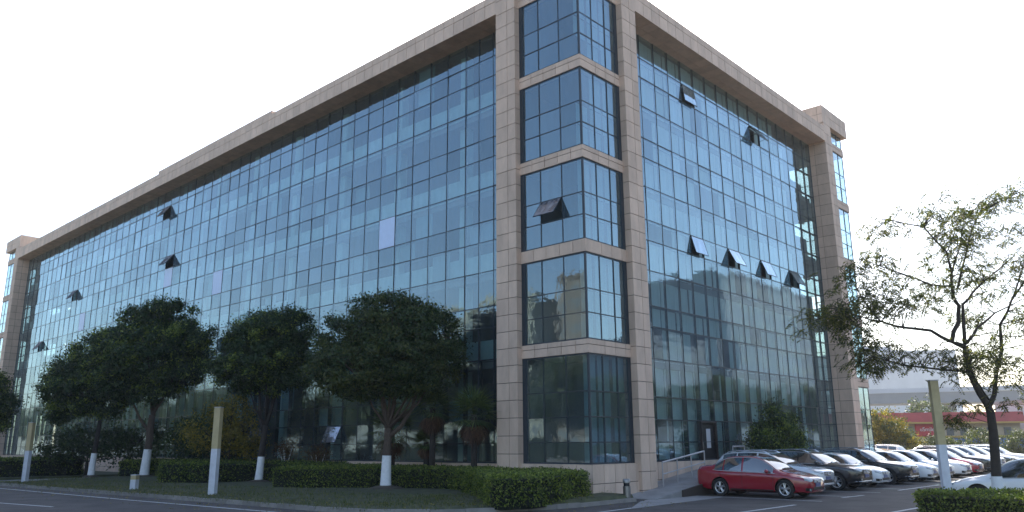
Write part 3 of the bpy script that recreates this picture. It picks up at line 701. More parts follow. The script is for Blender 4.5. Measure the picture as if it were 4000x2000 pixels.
    # wheels
    R = D['wr']
    for s in (D['fa'], D['ra']):
        for sg in (-1, 1):
            c = (sg*(f['ws'](s)-.115), Y(s), R-.005); q = MB(); pr = [(R*.64,-.10),(R*.93,-.10),(R,-.075),(R,.075),(R*.93,.10),(R*.66,.105),(R*.64,.06)]
            q.lathe([(r_, sg*h_) for r_, h_ in pr], c, 'x', 32); wh = q.build('wheel', M['tyre'], root, True, 35)
            q = MB(); q.lathe([(R*.665,sg*.02),(R*.665,sg*.098),(R*.60,sg*.090),(R*.59,sg*.02)], c, 'x', 32)
            for i in range(5):
                for e in (-.16, .16):
                    a = 2*math.pi*i/5+.3
                    p0 = (c[0]+sg*.085, c[1]+R*.14*math.cos(a+e*1.4), c[2]+R*.14*math.sin(a+e*1.4)); p1 = (c[0]+sg*.078, c[1]+R*.62*math.cos(a+e), c[2]+R*.62*math.sin(a+e))
                    q.tube([p0,p1], [.020,.016], 6)
            q.lathe([(.0,sg*.1),(R*.16,sg*.098),(R*.19,sg*.06)], c, 'x', 16); q.build('rim', M['rim'], wh, True, 35)
            q = MB(); q.lathe([(0,sg*.02),(R*.6,sg*.02)], c, 'x', 24); q.build('brake_disc', M['well'], wh)
    return root
PROTO = {k: make_car(k) for k in CARS}
used = set(); CS = .96
PAINTED = ('body', 'mirror', 'door_handle', 'bumper_trim')
def put_car(kind, col, x, y, label, group=None, rz=0.0, s=CS, z=ZG):
    r = PROTO[kind] if kind not in used else copy_tree(PROTO[kind]); used.add(kind)
    r.location = (x, y, z); r.rotation_euler = (0,0,rz); r.scale = (s, s*.955, s*.99) if kind == 'sedan' else (s, s*.97, s*.95); r["label"] = label
    if group: r["group"] = group
    for o in r.children:
        nm = o.name.split('.')[0]
        if nm in PAINTED and not (kind == 'suv' and nm in ('door_handle','bumper_trim')):
            o.material_slots[0].link = 'OBJECT'; o.material_slots[0].material = PAINT[col]
    return r
ROW = 'cars parked nose out in front of the office block'
LB = [('sedan','red','red saloon car with five spoke alloy wheels, closest to the door ramp'),
 ('suv','silver','silver sport utility car between the red saloon and a black one'),
 ('suv','black','black sport utility car next to the silver one, with chrome window line'),
 ('sedan','white','white compact car squeezed between two black cars'),
 ('suv','black','second black sport utility car, right of the white compact car'),
 ('sedan','white','white saloon right of the second black sport utility car'),
 ('sedan','pearl','pale grey saloon partly hidden behind the lamp post'),
 ('sedan','white','white saloon just left of the red car further along the row'),
 ('sedan','darkred','dark red saloon behind the whitewashed tree trunk'),
 ('suv','black','black car just right of the dark red saloon'),
 ('suv','silver','silver sport utility car far along the row, right of the tree trunk'),
 ('suv','black','black sport utility car third from the far end of the row'),
 ('sedan','white','white saloon second from the far end of the row'),
 ('suv','white','white sport utility car at the far right end of the row')]
rc = random.Random(11)
for k, (kd, c, lb) in enumerate(LB):
    L = CARS[kd]['L']*CS
    fy = -5.6+rc.uniform(-.08,.08)+(0,.72,.32,.36,.2,.1)[k] if k < 6 else -5.6+rc.uniform(-.12,.12)
    put_car(kd, c, 4.38+.86+2.70*k+rc.uniform(-.06,.06), fy+L/2, lb, ROW, rc.uniform(-.02,.02))
put_car('sedan', 'white', 5.05, -9.65-2.2, 'white saloon half hidden behind the clipped hedge, nose to the left', None, math.pi)
put_car('sedan', 'white', 39.6, 5.0, 'white car behind the parked row, left of the lamp post', 'white cars in the row behind', math.pi)
put_car('suv', 'white', 42.6, 5.0, 'tall white car behind the parked row, touching the lamp post outline', 'white cars in the row behind', math.pi)
# ---------------------------------------------------------------- plants
nrng = np.random.default_rng(5)
def leaf_mesh(name, C, Lg, Wd, D=None, N=None, mats=None, mi=None, fold=.25, droop=0):
    """one mesh of many small leaves: C centres (n,3), Lg/Wd length and width arrays, D direction, N up-normal hint"""
    n = len(C); C = np.asarray(C, float)
    if D is None: D = nrng.normal(size=(n,3))
    if N is None: N = nrng.normal(size=(n,3))+np.array([0,0,.8])
    D = D/np.linalg.norm(D,axis=1,keepdims=True); S = np.cross(D, N); S /= (np.linalg.norm(S,axis=1,keepdims=True)+1e-9); U = np.cross(S, D)
    Lg = np.broadcast_to(Lg, n)[:,None]; Wd = np.broadcast_to(Wd, n)[:,None]
    V = np.stack([C-D*Lg*.5, C+S*Wd*.5+U*Wd*fold-D*Lg*.05, C+D*Lg*.5-U*Lg*droop, C-S*Wd*.5+U*Wd*fold-D*Lg*.05], 1).reshape(-1,3)
    me = bpy.data.meshes.new(name); me.vertices.add(4*n); me.vertices.foreach_set("co", V.astype(np.float32).ravel())
    me.loops.add(4*n); me.loops.foreach_set("vertex_index", np.arange(4*n, dtype=np.int32)); me.polygons.add(n)
    me.polygons.foreach_set("loop_start", np.arange(0,4*n,4,dtype=np.int32)); me.polygons.foreach_set("loop_total", np.full(n,4,dtype=np.int32))
    for m_ in (mats if isinstance(mats,(list,tuple)) else [mats]): me.materials.append(m_)
    if mi is not None: me.polygons.foreach_set("material_index", np.asarray(mi,dtype=np.int32))
    me.update(); me.validate(); return me
M['bark'] = mat('brown_bark', (.085,.06,.045), .95, var=.35, scale=9, bump=.6, stretch=(3,3,.7)); M['darkbark'] = mat('dark_bark', (.035,.028,.024), .95, var=.3, scale=9, bump=.5)
M['lime'] = mat('whitewash', (.74,.74,.75), .85, var=.10, scale=7, bump=.2)
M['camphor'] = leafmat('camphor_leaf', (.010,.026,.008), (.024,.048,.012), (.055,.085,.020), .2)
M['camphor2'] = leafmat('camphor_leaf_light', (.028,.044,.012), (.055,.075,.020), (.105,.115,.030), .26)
M['hedge'] = leafmat('hedge_leaf', (.040,.07,.014), (.14,.185,.035), (.27,.30,.06), .3)
M['locust'] = leafmat('locust_leaf', (.020,.032,.010), (.045,.060,.018), (.16,.15,.03), .42)
M['yellowleaf'] = leafmat('yellow_leaf', (.09,.085,.018), (.20,.16,.03), (.34,.25,.04), .35)
M['palm'] = leafmat('palm_leaf', (.028,.052,.018), (.065,.10,.032), (.14,.17,.05), .2); M['deadpalm'] = leafmat('dead_palm_leaf', (.04,.02,.012), (.085,.042,.025), (.14,.075,.04), .2)
M['redleaf'] = leafmat('rusty_leaf', (.05,.02,.012), (.10,.05,.02), (.14,.10,.03), .2)
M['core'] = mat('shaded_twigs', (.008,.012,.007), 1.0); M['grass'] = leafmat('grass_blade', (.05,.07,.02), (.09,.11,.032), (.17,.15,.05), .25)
M['farleaf'] = leafmat('far_tree_leaf', (.04,.06,.025), (.08,.10,.04), (.15,.16,.06), .3)
def crown_points(blobs, ncl, per, spread, shell=.55, seed=1):
    """leaf clumps scattered through a few uneven lobes; returns leaf centres and outward directions"""
    g = np.random.default_rng(seed); out, dirs, tones = [], [], []
    vol = np.array([r[0]*r[1]*r[2] for c, r in blobs])**.8; vol /= vol.sum()
    for (c, r), w in zip(blobs, vol):
        k = max(3, int(ncl*w)); d = g.normal(size=(k,3)); d /= np.linalg.norm(d,axis=1,keepdims=True)
        rad = (shell+(1-shell)*g.random(k)**.6)*(1+.10*g.normal(size=k)); cc = np.array(c)+d*rad[:,None]*np.array(r)
        for p, dd in zip(cc, d):
            tone = g.random()
            m_ = int(per*g.uniform(.55,1.4)); s = spread*g.uniform(.7,1.3)
            q = g.normal(size=(m_,3))*np.array([s,s,s*.72]); out.append(p+q); tones.append(np.full(m_, tone)); dirs.append(dd*.6+q/s*.8+g.normal(size=(m_,3))*.35+np.array([0,0,.25]))
    return np.concatenate(out), np.concatenate(dirs), np.concatenate(tones)
def broad_tree(name, label, cat, base, trunk, blobs, ncl, per, spread, size, mats, bark, white=0, group=None, seed=1, limbs=(), shell=.72, lr=(.12,.2), mix=.3):
    """trunk: [(x,y,z,r)...] relative to base; blobs relative; white: height of the whitewash"""
    t = thing(name, base, label, cat, group); g = np.random.default_rng(seed+50)
    m = MB(); m.tube([p[:3] for p in trunk], [p[3] for p in trunk], 10)
    for l in limbs: m.tube([p[:3] for p in l], [p[3] for p in l], 7)
    top = Vector(trunk[-1][:3])
    for i, (c, r) in enumerate(blobs):
        if white and i % 2: continue
        a = Vector(c); mid = top.lerp(a, .5)+Vector((0,0,-.12*(a-top).length)); m.tube([top, mid, a], [trunk[-1][3]*.5, trunk[-1][3]*.28, .015], 6)
        for k in range(5):
            d = Vector(g.normal(size=3)); d.normalize(); e = a+Vector((d.x*r[0],d.y*r[1],abs(d.z)*r[2]))*.8; m.tube([a.lerp(top,.25), a.lerp(e,.6), e], [.035,.02,.008], 5)
    m.build('trunk', bark, t, True)
    if white:
        m = MB(); z = 0; ps = []
        for k in range(7):
            z = white*k/6-.04; i = max(j for j in range(len(trunk)-1) if trunk[j][2] <= max(z, trunk[0][2])); a, b = trunk[i], trunk[i+1]; w = min(1, max(0, (z-a[2])/(b[2]-a[2])))
            ps.append((*[a[q]*(1-w)+b[q]*w for q in range(3)], (a[3]*(1-w)+b[3]*w)*1.03+.006))
        m.tube([p[:3] for p in ps], [p[3] for p in ps], 12); m.build('whitewash', M['lime'], t, True, 50)
    P, Dr, Tn = crown_points(blobs, ncl, per, spread, shell, seed); n = len(P)
    lg = size*g.uniform(.7,1.35,n); me = leaf_mesh('crown', P, lg, lg*.55, g.normal(size=(n,3))+np.array([0,0,-.25]), Dr, mats, ((Tn*.75+g.random(n)*.25) < mix).astype(int) if len(mats) > 1 else None)
    link('crown', me, t)
    return t
ROWG = 'whitewashed camphor trees in the lawn strip'
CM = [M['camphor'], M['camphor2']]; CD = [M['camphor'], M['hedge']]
def off(l): return l
# right vector of the picture plane at ground level, used only to spread lobes across each crown
R_ = Vector((.68,-.733,0)); N_ = Vector((.733,.68,0))
def lobe(r, d, z, a, b=None, h=None): c = R_*r+N_*d; return ((c.x,c.y,z), (a, b or a, h or a*.8))
def pt(r, d, z, rad): c = R_*r+N_*d; return (c.x,c.y,z,rad)
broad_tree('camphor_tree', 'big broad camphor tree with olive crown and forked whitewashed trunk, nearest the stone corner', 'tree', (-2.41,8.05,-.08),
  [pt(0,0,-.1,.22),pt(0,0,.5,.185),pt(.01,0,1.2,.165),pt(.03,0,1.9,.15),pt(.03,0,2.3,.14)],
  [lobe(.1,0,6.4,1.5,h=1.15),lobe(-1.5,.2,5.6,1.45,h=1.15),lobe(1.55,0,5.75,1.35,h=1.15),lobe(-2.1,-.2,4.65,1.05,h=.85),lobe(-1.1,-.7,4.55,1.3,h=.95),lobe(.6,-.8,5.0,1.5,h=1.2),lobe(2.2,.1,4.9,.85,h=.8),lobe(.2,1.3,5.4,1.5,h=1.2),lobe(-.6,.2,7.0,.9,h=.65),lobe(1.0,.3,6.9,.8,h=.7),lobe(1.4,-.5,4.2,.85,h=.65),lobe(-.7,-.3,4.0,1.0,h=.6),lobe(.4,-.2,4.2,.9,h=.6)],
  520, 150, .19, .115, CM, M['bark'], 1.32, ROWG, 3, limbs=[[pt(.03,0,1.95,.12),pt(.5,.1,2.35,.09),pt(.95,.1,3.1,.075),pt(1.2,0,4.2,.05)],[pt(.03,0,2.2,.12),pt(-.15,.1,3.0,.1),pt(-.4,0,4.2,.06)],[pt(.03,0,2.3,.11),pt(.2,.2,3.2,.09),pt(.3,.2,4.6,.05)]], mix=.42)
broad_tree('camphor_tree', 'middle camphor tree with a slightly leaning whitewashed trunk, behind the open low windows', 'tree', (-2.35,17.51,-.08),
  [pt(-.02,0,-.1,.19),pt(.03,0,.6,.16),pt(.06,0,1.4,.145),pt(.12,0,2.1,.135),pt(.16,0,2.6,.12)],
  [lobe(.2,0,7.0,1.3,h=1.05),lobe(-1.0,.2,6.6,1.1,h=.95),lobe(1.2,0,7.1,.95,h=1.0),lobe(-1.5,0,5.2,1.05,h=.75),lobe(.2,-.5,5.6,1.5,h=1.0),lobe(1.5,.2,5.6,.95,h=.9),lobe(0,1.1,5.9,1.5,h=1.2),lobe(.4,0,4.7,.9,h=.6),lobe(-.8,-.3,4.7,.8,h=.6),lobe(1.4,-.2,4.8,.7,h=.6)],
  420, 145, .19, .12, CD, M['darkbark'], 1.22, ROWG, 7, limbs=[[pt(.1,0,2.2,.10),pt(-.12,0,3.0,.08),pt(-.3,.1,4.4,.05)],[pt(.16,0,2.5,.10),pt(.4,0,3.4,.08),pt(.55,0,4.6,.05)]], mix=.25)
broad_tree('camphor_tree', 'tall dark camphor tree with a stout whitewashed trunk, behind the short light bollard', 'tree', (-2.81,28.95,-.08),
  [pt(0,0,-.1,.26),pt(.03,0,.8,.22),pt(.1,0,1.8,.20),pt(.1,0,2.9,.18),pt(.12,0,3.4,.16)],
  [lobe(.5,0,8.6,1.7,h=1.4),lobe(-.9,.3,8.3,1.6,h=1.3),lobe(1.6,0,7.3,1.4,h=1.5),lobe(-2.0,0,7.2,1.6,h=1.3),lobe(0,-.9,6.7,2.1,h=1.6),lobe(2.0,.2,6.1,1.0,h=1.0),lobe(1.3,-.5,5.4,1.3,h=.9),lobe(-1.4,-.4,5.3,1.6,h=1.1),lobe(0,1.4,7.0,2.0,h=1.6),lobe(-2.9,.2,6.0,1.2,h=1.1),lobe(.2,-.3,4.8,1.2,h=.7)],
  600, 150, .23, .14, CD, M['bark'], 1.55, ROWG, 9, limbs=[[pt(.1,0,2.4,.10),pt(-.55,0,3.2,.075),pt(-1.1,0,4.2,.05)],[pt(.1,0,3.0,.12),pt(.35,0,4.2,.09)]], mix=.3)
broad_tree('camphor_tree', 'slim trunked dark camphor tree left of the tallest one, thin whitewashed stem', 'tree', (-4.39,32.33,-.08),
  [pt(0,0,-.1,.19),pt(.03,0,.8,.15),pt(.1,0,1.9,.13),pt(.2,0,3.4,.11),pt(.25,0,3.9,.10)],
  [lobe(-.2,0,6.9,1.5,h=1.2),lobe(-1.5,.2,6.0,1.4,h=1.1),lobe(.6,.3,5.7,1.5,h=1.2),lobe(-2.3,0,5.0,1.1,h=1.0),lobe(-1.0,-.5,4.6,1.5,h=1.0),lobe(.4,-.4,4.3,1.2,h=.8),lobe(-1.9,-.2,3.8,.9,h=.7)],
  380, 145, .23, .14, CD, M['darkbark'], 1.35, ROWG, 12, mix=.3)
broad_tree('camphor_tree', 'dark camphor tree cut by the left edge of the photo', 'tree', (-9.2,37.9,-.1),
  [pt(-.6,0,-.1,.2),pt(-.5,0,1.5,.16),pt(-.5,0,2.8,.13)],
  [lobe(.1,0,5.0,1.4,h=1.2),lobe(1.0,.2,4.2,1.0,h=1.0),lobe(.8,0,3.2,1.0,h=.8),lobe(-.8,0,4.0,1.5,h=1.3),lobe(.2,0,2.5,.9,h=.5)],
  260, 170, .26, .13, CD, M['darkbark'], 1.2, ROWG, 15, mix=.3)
# low dark trees under the row, yellow bush, rusty saplings
broad_tree('understorey_tree', 'low dark evergreen under the tall camphor trees, left of the light bollard', 'tree', (-3.2,36.5,-.1), [(0,0,-.1,.12),(0,.0,.8,.09)],
  [lobe(0,0,2.0,1.6,h=1.1),lobe(-1.6,0,1.7,1.2,h=.9),lobe(1.7,.2,1.8,1.4,h=1.0),lobe(3.2,0,2.0,1.3,h=1.0)], 150, 60, .3, .17, [M['camphor']], M['darkbark'], 0, 'low dark trees below the crowns', 21)
broad_tree('understorey_tree', 'low dark evergreen under the tall camphor trees, right of the light bollard', 'tree', (-.9,26.0,-.1), [(0,0,-.1,.12),(0,.0,.9,.09)],
  [lobe(0,0,2.2,1.3,h=1.1),lobe(-1.3,.5,2.0,1.2,h=1.0),lobe(1.0,.2,1.7,1.0,h=.9)], 110, 60, .3, .17, [M['camphor']], M['darkbark'], 0, 'low dark trees below the crowns', 22)
broad_tree('yellow_bush', 'yellow green bushy tree behind the white and yellow lamp post', 'small tree', (-1.9,21.4,-.1), [(0,0,-.1,.08),(.05,0,.6,.07),(.05,0,1.2,.05)],
  [lobe(0,0,3.3,1.1,h=.9),lobe(.9,0,2.4,1.0,h=.9),lobe(-1.1,0,2.3,1.2,h=.9),lobe(.2,-.3,1.9,1.2,h=.8),lobe(1.0,0,1.5,.8,h=.5),lobe(-.3,.8,2.8,1.0)], 120, 70, .26, .12, [M['yellowleaf'], M['camphor2']], M['darkbark'], 0, None, 25, mix=.22)
for (x, y, h, lb) in ((-.7,18.0,1.7,'small rusty leaved sapling with pale stem, left one of two by the glass'), (-.45,15.6,1.35,'small rusty leaved sapling with pale stem, right one of two by the glass')):
    t = thing('sapling', (x,y,-.05), lb, 'sapling', 'rusty saplings against the glass'); m = MB()
    for k in range(5):
        a = k*1.26; m.tube([(0,0,.0),(.05*math.cos(a),.05*math.sin(a),h*.35),(.35*math.cos(a),.35*math.sin(a),h*.9)], [.03,.022,.008], 5)
    m.build('stem', M['lime'], t, True); g = np.random.default_rng(int(h*100)); n = 900
    P = g.normal(size=(n,3))*np.array([.28,.28,.25])+np.array([0,0,h*.85]); link('foliage', leaf_mesh('foliage', P, .10, .05, mats=M['redleaf']), t)
broad_tree('round_shrub', 'dense dark rounded evergreen shrub against the right glass front, behind the silver and black cars', 'shrub', (12.55,-.9,0), [(0,0,-.2,.09),(0,0,.6,.07)],
  [((0,0,1.55),(1.55,.9,1.1)),((.3,-.1,2.3),(1.0,.7,.85)),((-.2,0,2.75),(.55,.5,.55)),((1.2,0,1.3),(.8,.7,.8)),((-1.3,0,1.2),(.8,.7,.8))], 190, 80, .2, .11, CD, M['darkbark'], 0, None, 31, mix=.4)
# palms
def palm(x, y, h, R, label, dead=1.0, seed=1):
    g = random.Random(seed); t = thing('fan_palm', (x,y,-.05), label, 'palm', 'fan palms by the glass front')
    m = MB(); m.tube([(0,0,-.1),(.02,0,h*.5),(0,0,h)], [.13,.12,.10], 9); m.build('trunk', M['darkbark'], t, True)
    for nm, cnt, el0, el1, mt, sc in (('crown', 26, -25, 80, M['palm'], 1.0), ('dead_skirt', int(16*dead), -80, -40, M['deadpalm'], .85)):
        C, Dv, Nv, LG, WD = [], [], [], [], []
        for k in range(cnt):
            az = 2*math.pi*(k*.618+g.uniform(-.04,.04)); el = math.radians(el0+(el1-el0)*(k+.5)/cnt+g.uniform(-8,8))
            d = Vector((math.cos(az)*math.cos(el), math.sin(az)*math.cos(el), math.sin(el))); c = Vector((0,0,h-.05))+d*R*.42*sc; s = d.cross(Vector((0,0,1))).normalized(); u = s.cross(d)
            m2 = []
            for b in range(17):
                a = math.radians(-105+210*b/16); bl = R*.62*sc*(1-.22*abs(a)/1.9)*g.uniform(.88,1.05); bd = (d*math.cos(a)+s*math.sin(a)+u*.08).normalized(); bd = (bd+Vector((0,0,-.30 if nm == 'crown' else -.7))*.7).normalized()
                C.append(c+bd*bl*.5); Dv.append(bd); Nv.append(u); LG.append(bl); WD.append(.045)
            for w in (.2,.5,.8): C.append(Vector((0,0,h-.05))+d*R*.42*sc*w); Dv.append(d); Nv.append(u); LG.append(R*.2); WD.append(.03)
        if C: link(nm, leaf_mesh(nm, np.array(C), np.array(LG), np.array(WD), np.array(Dv), np.array(Nv), mt, fold=.1, droop=.12), t)
palm(-.55, 5.15, 2.75, 1.4, 'fan palm with a rusty skirt of dead fronds, standing nearest the stone pillar', 1.4, 3)
palm(-.75, 7.3, 3.05, 1.25, 'taller fan palm with dead fronds, just right of the whitewashed trunk', 1.3, 5)
palm(-1.0, 9.5, 2.25, 1.55, 'broad green fan palm half hidden by the big camphor trunk', .6, 8)
palm(-.45, 8.0, 1.75, .8, 'small fan palm with drooping rusty fronds between two taller palms', 1.3, 9)
# hedges
def hedge(name, poly, z0, z1, label, n, size, mats, seed, group=None, jit=.05, mi=.0):
    """clipped hedge over a plan outline: dark twiggy body and a skin of small leaves on its top and sides"""
    t = thing(name, (poly[0][0], poly[0][1], 0), label, 'hedge', group); ox, oy = poly[0]; g = np.random.default_rng(seed)
    c = Vector((sum(p[0] for p in poly)/len(poly), sum(p[1] for p in poly)/len(poly)))
    ins = []
    for i, p in enumerate(poly):
        a, b = Vector(poly[i-1]), Vector(poly[(i+1) % len(poly)]); d = (b-a).normalized(); nn = Vector((-d.y,d.x)); area = sum(poly[k-1][0]*poly[k][1]-poly[k][0]*poly[k-1][1] for k in range(len(poly)))
        if area < 0: nn = -nn
        ins.append(Vector(p)+nn*.07)
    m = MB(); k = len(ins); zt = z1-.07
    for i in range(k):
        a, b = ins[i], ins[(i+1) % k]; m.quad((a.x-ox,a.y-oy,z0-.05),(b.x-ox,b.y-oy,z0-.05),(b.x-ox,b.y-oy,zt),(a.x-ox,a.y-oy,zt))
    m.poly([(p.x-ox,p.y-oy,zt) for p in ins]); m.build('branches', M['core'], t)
    # leaves
    per = [(Vector(poly[i]), Vector(poly[(i+1) % k])) for i in range(k)]; Ls = np.array([(b-a).length for a, b in per]); sideA = Ls.sum()*(z1-z0)
    xs = np.array([p[0] for p in poly]); ys = np.array([p[1] for p in poly]); topA = abs(sum(poly[q-1][0]*poly[q][1]-poly[q][0]*poly[q-1][1] for q in range(k)))/2
    nt_ = int(n*topA/(topA+sideA)); ns = n-nt_; P = []
    e = g.choice(k, ns, p=Ls/Ls.sum()); u = g.random(ns); zz = z0+(z1-z0)*g.random(ns)**.85
    A = np.array([[a.x,a.y] for a, b in per]); Bb = np.array([[b.x,b.y] for a, b in per]); q = A[e]+(Bb[e]-A[e])*u[:,None]
    wob = .045*np.sin(q[:,0]*3.1+q[:,1]*2.3+zz*4)+g.normal(size=ns)*jit; dirn = Bb[e]-A[e]; dirn /= np.linalg.norm(dirn,axis=1,keepdims=True); nrm = np.stack([dirn[:,1],-dirn[:,0]],1)
    if sum(poly[q2-1][0]*poly[q2][1]-poly[q2][0]*poly[q2-1][1] for q2 in range(k)) < 0: nrm = -nrm
    P.append(np.column_stack([q+nrm*wob[:,None], zz])); out = np.column_stack([nrm, np.full(ns,.2)])
    pts = []
    def inside(x, y):
        r = np.zeros(len(x), bool)
        for i in range(k):
            x0, y0, x1, y1 = xs[i-1], ys[i-1], xs[i], ys[i]; c_ = ((y0 > y) != (y1 > y)) & (x < (x1-x0)*(y-y0)/(y1-y0+1e-12)+x0); r ^= c_
        return r
    while sum(map(len, pts)) < nt_:
        x, y = g.uniform(xs.min(),xs.max(),nt_*2), g.uniform(ys.min(),ys.max(),nt_*2); s = inside(x, y); pts.append(np.column_stack([x[s],y[s]]))
    tp = np.concatenate(pts)[:nt_]; zt2 = z1+.03*np.sin(tp[:,0]*2.6)*np.cos(tp[:,1]*2.1)+np.abs(g.normal(size=nt_))*jit*.9-.02
    P.append(np.column_stack([tp, zt2])); P = np.concatenate(P); out = np.concatenate([out, np.tile([0,0,1.],(nt_,1))])
    D = out*.6+g.normal(size=(len(P),3))*.6; lg = size*g.uniform(.65,1.4,len(P))
    P[:,0] -= ox; P[:,1] -= oy
    link('leaves', leaf_mesh('leaves', P, lg, lg*.6, D, None, mats, (g.random(len(P)) < mi).astype(int) if isinstance(mats, list) else None), t); return t
hedge('clipped_hedge', [(-4.2,13.2),(-3.66,11.4),(-2.3,8.9),(-1.3,7.0),(-1.35,5.6),(-1.75,4.6),(-3.3,2.2),(-4.9,.15),(-5.55,-.6),(-5.45,-1.1),(-4.55,-1.42),(-3.2,-1.25),(-2.35,-1.0),(-1.2,-.75),(-.35,.8),(-.3,4.6),(.35,5.0),(.35,13.2)], -.12, .70,
  'long clipped dark green hedge with a rounded nose at the street corner', 46000, .075, [M['hedge'], M['camphor2']], 41, mi=.12)
hedge('clipped_hedge', [(-2.6,26.9),(-5.2,21.5),(-4.3,18.9),(-1.75,18.4),(-1.75,15.6),(-2.4,14.2),(.3,14.2),(.3,26.9)], -.12, .80, 'dark clipped hedge behind the yellow topped lamp post, under the camphor trees', 26000, .09, [M['hedge'], M['camphor']], 42, mi=.4)
hedge('clipped_hedge', [(-3.4,31.0),(-2.3,30.0),(-2.0,27.3),(.3,27.3),(.3,31.0)], -.12, .78, 'dark clipped hedge at the far end of the lawn strip, by the driveway', 16000, .10, [M['hedge'], M['camphor']], 43, mi=.25)
hedge('clipped_hedge', [(-8.6,46),(-8.3,38.2),(-3.0,37.6),(-1.5,46)], -.15, .85, 'dark clipped hedge across the driveway at the left edge', 16000, .11, [M['hedge'], M['camphor']], 44, mi=.4)
hedge('clipped_hedge', [(-6.45,-18.6),(-6.45,-12.15),(-6.3,-12.02),(-5.3,-12.02),(-5.15,-12.2),(-5.15,-18.6)], ZG+.02, .72, 'low box hedge in the bottom right corner, in front of the white car', 42000, .05, [M['hedge'], M['camphor2']], 45, jit=.035, mi=.2)
# island behind the near hedge
mb = MB(); mb.poly([(-6.7,-19,ZG+.1),(3.6,-19,ZG+.1),(3.6,-11.0,ZG+.1),(3.0,-10.3,ZG+.1),(-.5,-10.3,ZG+.1),(-5.9,-11.75,ZG+.1),(-6.7,-12.4,ZG+.1)]); structure(mb.build('island_lawn', M['lawn']))
mb = MB(); IP = resample([(-6.75,-19),(-6.75,-12.4),(-5.9,-11.7),(-.5,-10.22),(3.0,-10.22),(3.66,-11.0),(3.66,-19)], .9)
for a, b in zip(IP, IP[1:]):
    d = (b-a).normalized(); n = Vector((-d.y,d.x))*.07; a2, b2 = a+d*.006, b-d*.006
    mb.hexa([(a2.x-n.x,a2.y-n.y,ZG-.05),(b2.x-n.x,b2.y-n.y,ZG-.05),(b2.x+n.x,b2.y+n.y,ZG-.05),(a2.x+n.x,a2.y+n.y,ZG-.05),(a2.x-n.x,a2.y-n.y,ZG+.13),(b2.x-n.x,b2.y-n.y,ZG+.13),(b2.x+n.x,b2.y+n.y,ZG+.13),(a2.x+n.x,a2.y+n.y,ZG+.13)])
structure(mb.build('island_kerb', M['kerb']))
# open tree on the island: limbs and drooping compound leaves
LIMBS = [[(0.02,-.35),(0.02,0.71),(0.1,1.74),(0.11,2.28),(0.08,2.43)],[(0.08,2.43),(-0.13,2.79),(-0.36,3.35),(-0.48,3.97)],[(-0.48,3.97),(-0.85,4.1),(-0.6,4.6),(-0.51,5.02),(-0.63,5.29),(-0.62,5.61),(-0.55,5.93),(-0.66,6.48),(-1.1,7.21),(-1.71,7.49)],[(-0.47,4.02),(-0.43,4.65),(-0.32,5.07),(0.27,5.5),(0.99,6.09),(1.42,6.47)],[(-0.41,4.07),(0.12,4.49),(0.82,4.96),(1.44,5.27)],[(-0.85,4.1),(-1.25,4.39),(-1.75,4.55),(-2.26,4.72),(-2.88,4.83),(-3.65,4.99)],[(-0.36,3.35),(-1.07,3.38),(-1.88,3.56),(-2.58,3.75),(-3.17,3.55)],[(0.08,2.43),(0.33,2.78),(0.58,3.39),(0.87,3.96),(0.93,4.64),(1.24,5.27),(1.6,5.92)],[(0.13,2.63),(-0.09,3.04),(-0.27,3.19)],[(-0.62,5.56),(-1.09,5.61),(-1.83,6.11),(-2.49,6.39)],[(-0.45,5.5),(0.07,6.37),(0.46,7.19),(0.81,7.75)],[(-0.55,5.93),(-0.09,6.75),(0.23,7.48)],[(1.24,5.27),(1.52,6.08),(1.7,6.91)],[(-2.26,4.72),(-2.72,5.3),(-3.19,5.85)],[(0.11,2.33),(0.54,2.48),(0.86,2.53)],[(0.1,2.34),(-0.28,2.41),(-0.46,2.59)],[(0.1,2.03),(-0.51,2.24),(-0.87,2.24)],[(0.58,3.39),(0.87,3.29),(1.18,3.23)]]
RAD = [(.15,.105),(.095,.085),(.075,.018),(.06,.015),(.05,.014),(.055,.012),(.035,.010),(.075,.025),(.03,.02),(.035,.012),(.035,.012),(.03,.012),(.03,.012),(.03,.012),(.012,.006),(.012,.006),(.010,.006),(.014,.006)]
